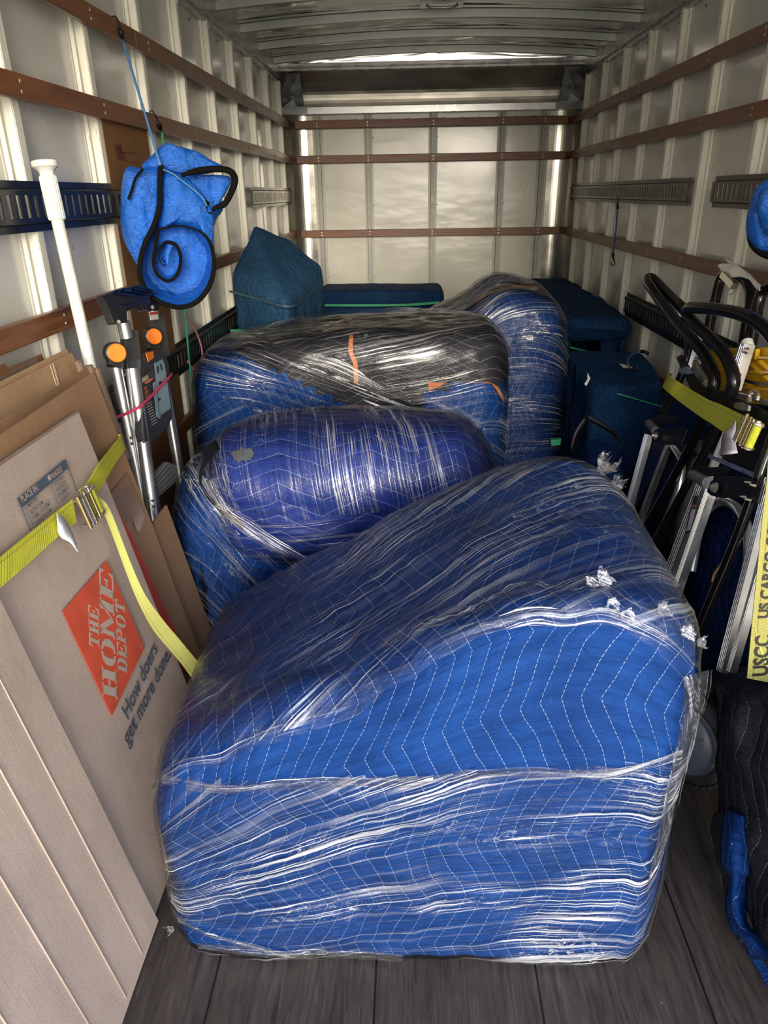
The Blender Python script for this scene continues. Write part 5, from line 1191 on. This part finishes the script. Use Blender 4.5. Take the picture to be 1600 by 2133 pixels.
extr(h1, 'aluminium_rail', 1460, 700, 1440, 770, .030, .02, -.03, AL, 0); extr(h1, 'aluminium_rail', 1445, 745, 1470, 800, .024, .016, -.03, AL, 0)
plate(h1, 'hinge_bracket', [(1349, 874), (1372, 865), (1412, 866), (1425, 872), (1395, 880), (1365, 884)], .03, .003, MATT_BLACK()); plate(h1, 'hinge_bracket', [(1357, 902), (1370, 892), (1420, 890), (1432, 895), (1418, 928), (1375, 926), (1357, 918)], .05, .004, MATT_BLACK())
b = MB(); b.cyl(H(1352, 882, .04), H(1366, 897, .045), .015, 20); b.build('roller_cap', m_plain((.09, .09, .095), .4), h1, smooth=True, auto=40)
bolt(h1, 1367, 908, .06, .011)
plate(h1, 'back_panel', [(1368, 905), (1432, 925), (1400, 1010), (1345, 1130), (1300, 1100)], -.07, .004, GLOSS_BLACK())
tubeH(h1, 'wheel_guard', [(1398, 925, -.03), (1420, 960, -.03), (1418, 1000, -.03), (1405, 1040, -.03), (1385, 1090, -.03)], .011, mt=m_brush(1))
plate(h1, 'cross_bar', [(1408, 745), (1418, 738), (1455, 795), (1475, 812), (1466, 832), (1440, 815)], .0, .006, MATT_BLACK()); 
b = MB(); b.strip([H(1415, 768, .01), H(1432, 764, .02), H(1440, 770, .02)], [H(1416, 776, .01), H(1434, 780, .02), H(1444, 778, .02)], .006); b.tube([H(1445, 765, .02), H(1446, 752, .03), H(1455, 750, .03), H(1460, 758, .02)], .004, 8, smooth=3); b.build('latch', Zn, h1)
# near hand truck
h2 = thing('hand_truck', 'black and aluminium hand truck nearest the camera on the right, strapped in yellow', 'hand truck', (.9, 1.9, 0))
tubeH(h2, 'loop_handle', [(1506, 862, .02), (1522, 820, .03), (1528, 785, .04), (1512, 742, .05), (1480, 705, .06), (1452, 680, .07), (1432, 655, .08), (1434, 643, .09), (1450, 641, .09), (1500, 645, .08), (1550, 657, .07), (1590, 680, .06), (1620, 715, .05)], .0185)
tubeH(h2, 'frame_tube', [(1475, 790, -.05), (1470, 735, -.05), (1478, 680, -.05), (1490, 625, -.05), (1502, 580, -.05), (1520, 567, -.05), (1548, 578, -.05), (1562, 600, -.05), (1563, 640, -.05), (1552, 700, -.05), (1548, 760, -.05)], .0175)
tubeH(h2, 'frame_tube', [(1625, 590, -.04), (1596, 600, -.04), (1580, 630, -.04), (1572, 680, -.04), (1562, 730, -.04)], .0175)
pt = plate(h2, 'top_plate', [(1492, 552), (1504, 548), (1534, 549), (1562, 570), (1583, 592), (1581, 606), (1574, 601), (1559, 582), (1542, 577), (1515, 580)], -.02, .004, m_brush(1), .003)
plate(h2, 'top_plate', [(1508, 537), (1524, 543), (1532, 552), (1520, 551)], -.03, .003, m_brush(1), .001)
b = MB(); b.beam(H(1507, 572, -.02), H(1531, 597, -.02), .020, .02, up=tuple(hn)); b.tube([H(x, y, -.01) for x, y in ((1528, 590), (1520, 603), (1517, 611), (1523, 614), (1532, 604))], .0016, 6, smooth=3); b.build('spring_latch', Zn, h2)
extr(h2, 'aluminium_sleeve', 1558, 717, 1528, 812, .038, .03, .0, m_brush(1), 0)
plate(h2, 'back_panel', [(1500, 880), (1520, 900), (1470, 1010), (1400, 1180), (1330, 1150), (1400, 1000), (1450, 890)], -.07, .004, GLOSS_BLACK())
bolt(h2, 1557, 731, .02, .008); bolt(h2, 1541, 785, .02, .008)
b = MB(); b.cyl(H(1556, 713, -.0), H(1558, 722, -.0), .017, 16); b.build('collar', WHITE_PLASTIC(), h2, smooth=True, auto=40)
plate(h2, 'cross_bar', [(1483, 810), (1500, 812), (1600, 858), (1640, 876), (1640, 905), (1600, 890), (1540, 866), (1478, 842)], .035, .006, MATT_BLACK())
plate(h2, 'cross_bar', [(1514, 812), (1580, 826), (1640, 852), (1640, 862), (1570, 834), (1512, 822)], .0, .004, m_brush(1))
b = MB(); b.strip([H(1532, 840, .05), H(1545, 838, .055), H(1562, 845, .055)], [H(1532, 850, .05), H(1547, 855, .055), H(1560, 856, .055)], .008); b.tube([H(x, y, .045) for x, y in ((1561, 838), (1562, 822), (1570, 816), (1579, 822), (1577, 834))], .0055, 8, smooth=3); b.build('latch', Zn, h2)
tubeH(h2, 'frame_tube', [(1506, 862, .02), (1470, 935, .01), (1420, 1030, .0), (1362, 1135, .0)], .0135, ext=1)
tubeH(h2, 'frame_tube', [(1615, 900, .03), (1596, 950, .03), (1540, 1110, .03), (1480, 1255, .03)], .0135, ext=1)
extr(h2, 'aluminium_rail', 1525, 880, 1470, 1010, .020, .02, -.02, AL, 1)
extr(h2, 'aluminium_rail', 1468, 1000, 1412, 1150, .040, .026, .045, AD); extr(h2, 'aluminium_rail', 1483, 1020, 1428, 1180, .022, .026, .05, AL)
extr(h2, 'aluminium_rail', 1606, 1000, 1503, 1400, .026, .02, .03, AD, 0); extr(h2, 'aluminium_rail', 1622, 1060, 1524, 1400, .016, .02, .045, AD, 0)
plate(h2, 'shelf_plate', [(1500, 935), (1600, 890), (1640, 920), (1640, 1010), (1590, 990), (1500, 950)], -.02, .004, MATT_BLACK())
b = MB(); b.beam(H(1480, 950, .0), H(1590, 998, .0), .012, .012, up=tuple(hn)); b.build('cross_rod', AL, h2)
br = plate(h2, 'hinge_bracket', [(1437, 985), (1458, 973), (1510, 972), (1520, 980), (1505, 992), (1470, 992)], .04, .004, MATT_BLACK())
br = plate(h2, 'hinge_bracket', [(1472, 1025), (1480, 1002), (1500, 991), (1555, 994), (1588, 1010), (1578, 1050), (1560, 1046), (1541, 1038), (1500, 1037), (1480, 1032)], .07, .005, MATT_BLACK())
bolt(h2, 1491, 1016, .078, .013, par=None)
for (x, y) in ((1563, 1006), (1574, 1012), (1554, 1036), (1564, 1042)): bolt(h2, x, y, .076, .0035)
b = MB(); b.cyl(H(1444, 990, .05), H(1475, 1006, .06), .017, 24); b.build('roller_cap', m_plain((.12, .12, .125), .38), h2, smooth=True, auto=40)
pl1 = [H(x, y, .064) for x, y in ((1446, 1035), (1455, 1032), (1436, 1110), (1427, 1112))]; b = MB(); b.prism(pl1, hn, .0006); lb_ = b.build('warning_label', m_plain((.03, .03, .03), .4), h2)
b = MB(); b.prism([H(x, y, .066) for x, y in ((1441, 1062), (1449, 1060), (1437, 1104), (1430, 1106))], hn, .0005); b.build('label_text_block', m_plain((.5, .5, .52), .5), lb_); b = MB(); b.prism([H(x, y, .066) for x, y in ((1443, 1052), (1451, 1050), (1449, 1058), (1441, 1060))], hn, .0005); b.build('label_red_block', m_plain((.30, .07, .05), .5), lb_)
tubeH(h2, 'wheel_guard', [(1440, 1190, .0), (1455, 1110, .0), (1472, 1065, .0), (1500, 1045, .0), (1530, 1053, .0), (1552, 1085, .0), (1560, 1130, .0), (1556, 1190, .0), (1545, 1260, .0)], .013, mt=m_plain((.32, .34, .37), .3, .8))
# wheel with tyre
def wheel(root, c, axis, r, w):
    TY = m_plain((.018, .018, .019), .7); HB = m_plain((.09, .10, .12), .42)
    c = Vector(c); ax = Vector(axis).normalized(); e1_ = ax.orthogonal().normalized(); e2_ = ax.cross(e1_)
    b = MB(); prof = [(-w/2, r*.68), (-w/2-.004, r*.80), (-w/2+.006, r*.93), (-w*.2, r), (w*.2, r), (w/2-.006, r*.93), (w/2+.004, r*.80), (w/2, r*.68)]; b.lathe(c, ax, prof, 48)
    for k in range(40):
        a = 2*pi*k/40; d = e1_*cos(a)+e2_*sin(a); tq = ax.cross(d)
        for q in (-.32, .02, .34): b.box(c+d*(r+.001)+ax*(w*(q)) + tq*(.004 if q > 0 else 0), (w*.2, r*.085, .008), Matrix((ax, tq, d)).transposed())
    wh = b.build('wheel', TY, root, smooth=True, auto=35)
    b = MB(); b.lathe(c+ax*(w/2-.012), ax, [(0, r*.74), (.012, r*.74), (.020, r*.70), (.016, r*.66), (.014, r*.60), (.020, r*.56), (.026, r*.35), (.030, r*.16), (.034, r*.14), (.036, .004)], 48)
    for k in range(6):
        a = 2*pi*k/6+.3; d = e1_*cos(a)+e2_*sin(a); b.beam(c+d*r*.17+ax*(w/2+.014), c+d*r*.50+ax*(w/2+.009), .006, .006, up=tuple(ax))
    hub = b.build('hub', HB, wh, smooth=True, auto=40)
    b = MB(); b.lathe(c+ax*(w/2+.02), ax, [(0, .018), (.006, .018), (.007, .012), (.016, .010)], 12); b.build('axle_nut', Zn, wh)
wc = px(1432, 1512, plX(.70)); wheel(h2, (.735, 1.515, .138), (-.80, -.58, .12), .128, .07)
b = MB(); b.box((.86, 1.62, .06), (.24, .04, .02)); b.build('axle', BT, h2)
wheel(h1, (.82, 2.28, .13), (-.80, -.58, .05), .125, .07)

# strap over the hand trucks
s2 = thing('ratchet_strap', 'yellow ratchet strap with white tag stretched across the two hand trucks', 'strap', H(1500, 850, .1))
def HS(x, y): return H(x, y, .085+.0*(x-1400))
A_ = [(1393, 781), (1430, 806), (1475, 832), (1500, 842), (1545, 864), (1575, 880)]; B_ = [(1381, 807), (1418, 838), (1461, 869), (1485, 884), (1520, 908), (1560, 925)]
b = MB(); b.strip([H(1400, 778, -.12)]+[HS(*q) for q in A_], [H(1388, 803, -.12)]+[HS(*q) for q in B_], .0025, 3); b.build('webbing', m_web((.42, .42, .025), .7), s2, smooth=True, auto=50)
cc = H(1572, 905, .105); axr = (H(1600, 925, .1)-H(1540, 880, .1)).normalized(); ratchet(s2, cc, axr, hn.cross(axr), hn, .9)
b = MB(); b.strip([H(x, y, .10) for x, y in ((1532, 876), (1518, 893), (1505, 905), (1500, 948))], [H(x, y, .10) for x, y in ((1533, 880), (1532, 900), (1532, 920), (1537, 944))], .0006, 3); b.build('paper_tag', m_plain((.62, .60, .66), .5), s2, smooth=True)
# printed strap tail hanging down
PS = plY(1.30, .10)
ts = thing('ratchet_strap', 'loose yellow strap end printed US CARGO CONTROL hanging at the right edge', 'strap', px(1590, 1200, PS))
A_ = [px(x, y, PS) for x, y in ((1602, 900), (1598, 990), (1588, 1080), (1578, 1180), (1568, 1280), (1556, 1412))]; B_ = [px(x, y, PS) for x, y in ((1672, 905), (1662, 1000), (1652, 1090), (1643, 1185), (1632, 1290), (1622, 1425))]
b = MB(); b.strip(A_, B_, .0025, 4); b.build('webbing', m_web((.36, .34, .09), .3), ts, smooth=True, auto=50)
PS2 = plY(1.297, .10); INK = m_plain((.015, .014, .012), .6)
def st(s_, x, y, x2, y2, size, bold, sx, nm='strap_lettering', sh=0):
    a = px(x, y, PS2); e_ = (px(x2, y2, PS2)-a).normalized(); nn = Vector((0, -1, .10)).normalized(); text(s_, a, e_, nn.cross(e_), size, INK, ts, nm, bold, sx, .0006, 'LEFT', sh)
st('US CARGO CONTROL', 1601, 1288, 1640, 955, .0315, .0010, 1.0)
st('USCC', 1599, 1408, 1609, 1300, .047, .0014, .84)
b = MB(); b.strip([px(1571, 1308, PS2), px(1585, 1360, PS2), px(1603, 1405, PS2)], [px(1573, 1307, PS2), px(1590, 1358, PS2), px(1606, 1404, PS2)], .0006, 2); b.build('logo_slash', m_plain((.40, .38, .08), .6), ts)

# blankets heaped at the right
def sheet(name, label, pxgrid, mt, parent=None, cat='blanket', amp=.012, sub=5, seed=0, uvs=1.0, thick=.006, fr=9, close=False):
    """soft sheet through a grid of 3-D control points"""
    if close: pxgrid = [list(r_)+[Vector((.95, r_[-1].y-.01, r_[-1].z+.01)), Vector((1.27, r_[-1].y-.02, r_[-1].z))] if i else list(r_)+[Vector((1.27, r_[-1].y-.05, .42)), Vector((1.27, r_[-1].y-.1, .40))] for i, r_ in enumerate(pxgrid)]
    rows_ = [cr_open([Vector(p) for p in r_], sub) for r_ in pxgrid]; cols = [cr_open([r_[i] for r_ in rows_], sub) for i in range(len(rows_[0]))]
    m = len(cols[0]); n = len(cols); b = MB(); uv = []
    U = [0]; 
    for i in range(1, n): U.append(U[-1]+(cols[i][m//2]-cols[i-1][m//2]).length)
    V = [0]
    for j in range(1, m): V.append(V[-1]+(cols[n//2][j]-cols[n//2][j-1]).length)
    for j in range(m):
        for i in range(n):
            p = cols[i][j]; w = amp*(fbm(p+Vector((seed, 0, 0)), fr, 3)); q = p+Vector((-w, -w*.6, w*.5)); q.z = max(q.z, .006); b.v.append(q)
    for j in range(m-1):
        for i in range(n-1):
            b.uv[len(b.f)] = [(U[i], V[j]), (U[i+1], V[j]), (U[i+1], V[j+1]), (U[i], V[j+1])]; b.f.append([j*n+i, j*n+i+1, (j+1)*n+i+1, (j+1)*n+i]); b.mi.append(0)
    o = b.build(name, mt, parent, smooth=True); sd = o.modifiers.new('t', 'SOLIDIFY'); sd.thickness = thick; sd.offset = 0
    if label: tag(o, label, cat)
    return o
def g(*pts): return [px(x, y, plX(X)) for x, y, X in pts]
BQ = m_quilt('black', 0, .040, .1, .8)
sheet('black_blanket', 'black quilted moving blanket with white zigzag stitching draped at the right edge', [
    [Vector((1.27, q.y, .43)) for q in g((1492, 1402, .80), (1530, 1405, .84), (1580, 1412, .90), (1640, 1425, .98), (1720, 1450, 1.1))],
    g((1492, 1402, .80), (1530, 1405, .84), (1580, 1412, .90), (1640, 1425, .98), (1720, 1450, 1.1)),
    g((1488, 1420, .745), (1525, 1432, .75), (1570, 1448, .755), (1630, 1465, .76), (1720, 1500, .80)),
    g((1500, 1490, .735), (1530, 1500, .72), (1575, 1510, .735), (1630, 1540, .74), (1720, 1600, .76)),
    g((1500, 1560, .745), (1535, 1565, .72), (1580, 1590, .725), (1640, 1630, .73), (1730, 1720, .74)),
    g((1492, 1640, .75), (1530, 1660, .72), (1580, 1700, .72), (1640, 1760, .72), (1730, 1850, .72)),
    g((1490, 1720, .742), (1525, 1760, .70), (1565, 1830, .70), (1620, 1900, .70), (1700, 2000, .70)),
    g((1500, 1760, .735), (1530, 1840, .70), (1570, 1930, .70), (1600, 2000, .69), (1680, 2120, .68))], BQ, amp=.020, seed=2, fr=8, close=True)
sheet('blue_blanket', 'bright blue quilted blanket edge showing under the black blanket, lower right', [
    g((1516, 1690, .70), (1530, 1692, .70), (1548, 1700, .70)),
    g((1506, 1745, .69), (1528, 1748, .675), (1556, 1760, .70)),
    g((1505, 1795, .685), (1530, 1800, .67), (1562, 1812, .70)),
    g((1520, 1825, .69), (1535, 1828, .67), (1556, 1830, .70)),
    g((1512, 1875, .685), (1532, 1880, .665), (1553, 1885, .70)),
    g((1522, 1925, .685), (1545, 1930, .665), (1560, 1930, .70)),
    g((1548, 1962, .685), (1565, 1958, .665), (1582, 1948, .70)),
    g((1560, 1985, .69), (1585, 1985, .67), (1605, 1975, .69)),
    g((1570, 2000, .69), (1600, 2000, .67), (1660, 2000, .66))], m_quilt('royal', 0, .05, .2), amp=.006, seed=5)
sheet('blue_blanket', 'small blue blanket corner flat on the floor at the bottom right edge', [
    [px(x, y, plZ(.012)) for x, y in ((1558, 1985), (1600, 1975), (1680, 1960))], [px(x, y, plZ(.010)) for x, y in ((1580, 2020), (1620, 2010), (1700, 2000))], [px(x, y, plZ(.008)) for x, y in ((1603, 2062), (1650, 2050), (1720, 2040))]], m_quilt('royal', 0, .05, .6), amp=.004, seed=8)
sheet('black_blanket', 'dark folded blanket border lying on the floor beside the blue edge', [
    g((1490, 1695, .742), (1502, 1690, .735), (1518, 1690, .73)), g((1480, 1740, .735), (1495, 1740, .72), (1512, 1742, .71)), g((1485, 1790, .725), (1500, 1795, .71), (1516, 1800, .70)), g((1505, 1830, .72), (1515, 1830, .70), (1530, 1830, .69)),
    g((1496, 1870, .712), (1508, 1872, .70), (1522, 1874, .69)), g((1495, 1915, .705), (1512, 1915, .69), (1528, 1918, .68)), g((1522, 1972, .695), (1535, 1965, .685), (1550, 1960, .68))], m_plain((.012, .013, .018), .8), amp=.004, seed=4)
sheet('blue_blanket', 'blue quilted blanket stuffed behind the frame of the nearest hand truck', [
    g((1440, 1060, 1.05), (1510, 1050, 1.05), (1600, 1050, 1.05), (1700, 1050, 1.05)), g((1440, 1150, 1.0), (1510, 1150, .98), (1600, 1150, .98), (1700, 1150, 1.0)), g((1430, 1250, .98), (1500, 1250, .95), (1600, 1250, .95), (1700, 1250, .98)), g((1430, 1340, .95), (1500, 1340, .92), (1600, 1350, .93), (1700, 1350, .95)), g((1440, 1420, .95), (1500, 1420, .92), (1600, 1430, .93), (1700, 1440, .95))], m_quilt('deep', 0, .05, .7), amp=.03, seed=9, fr=6)
b = MB(); b.tube([H(x, y, .0) for x, y in ((1523, 1150), (1500, 1178), (1488, 1195), (1483, 1212))], .003, 8, smooth=4); tag(b.build('brown_cord', m_plain((.30, .15, .04), .5), smooth=True), 'thin tan cord hanging inside the nearest hand truck frame', 'cord')
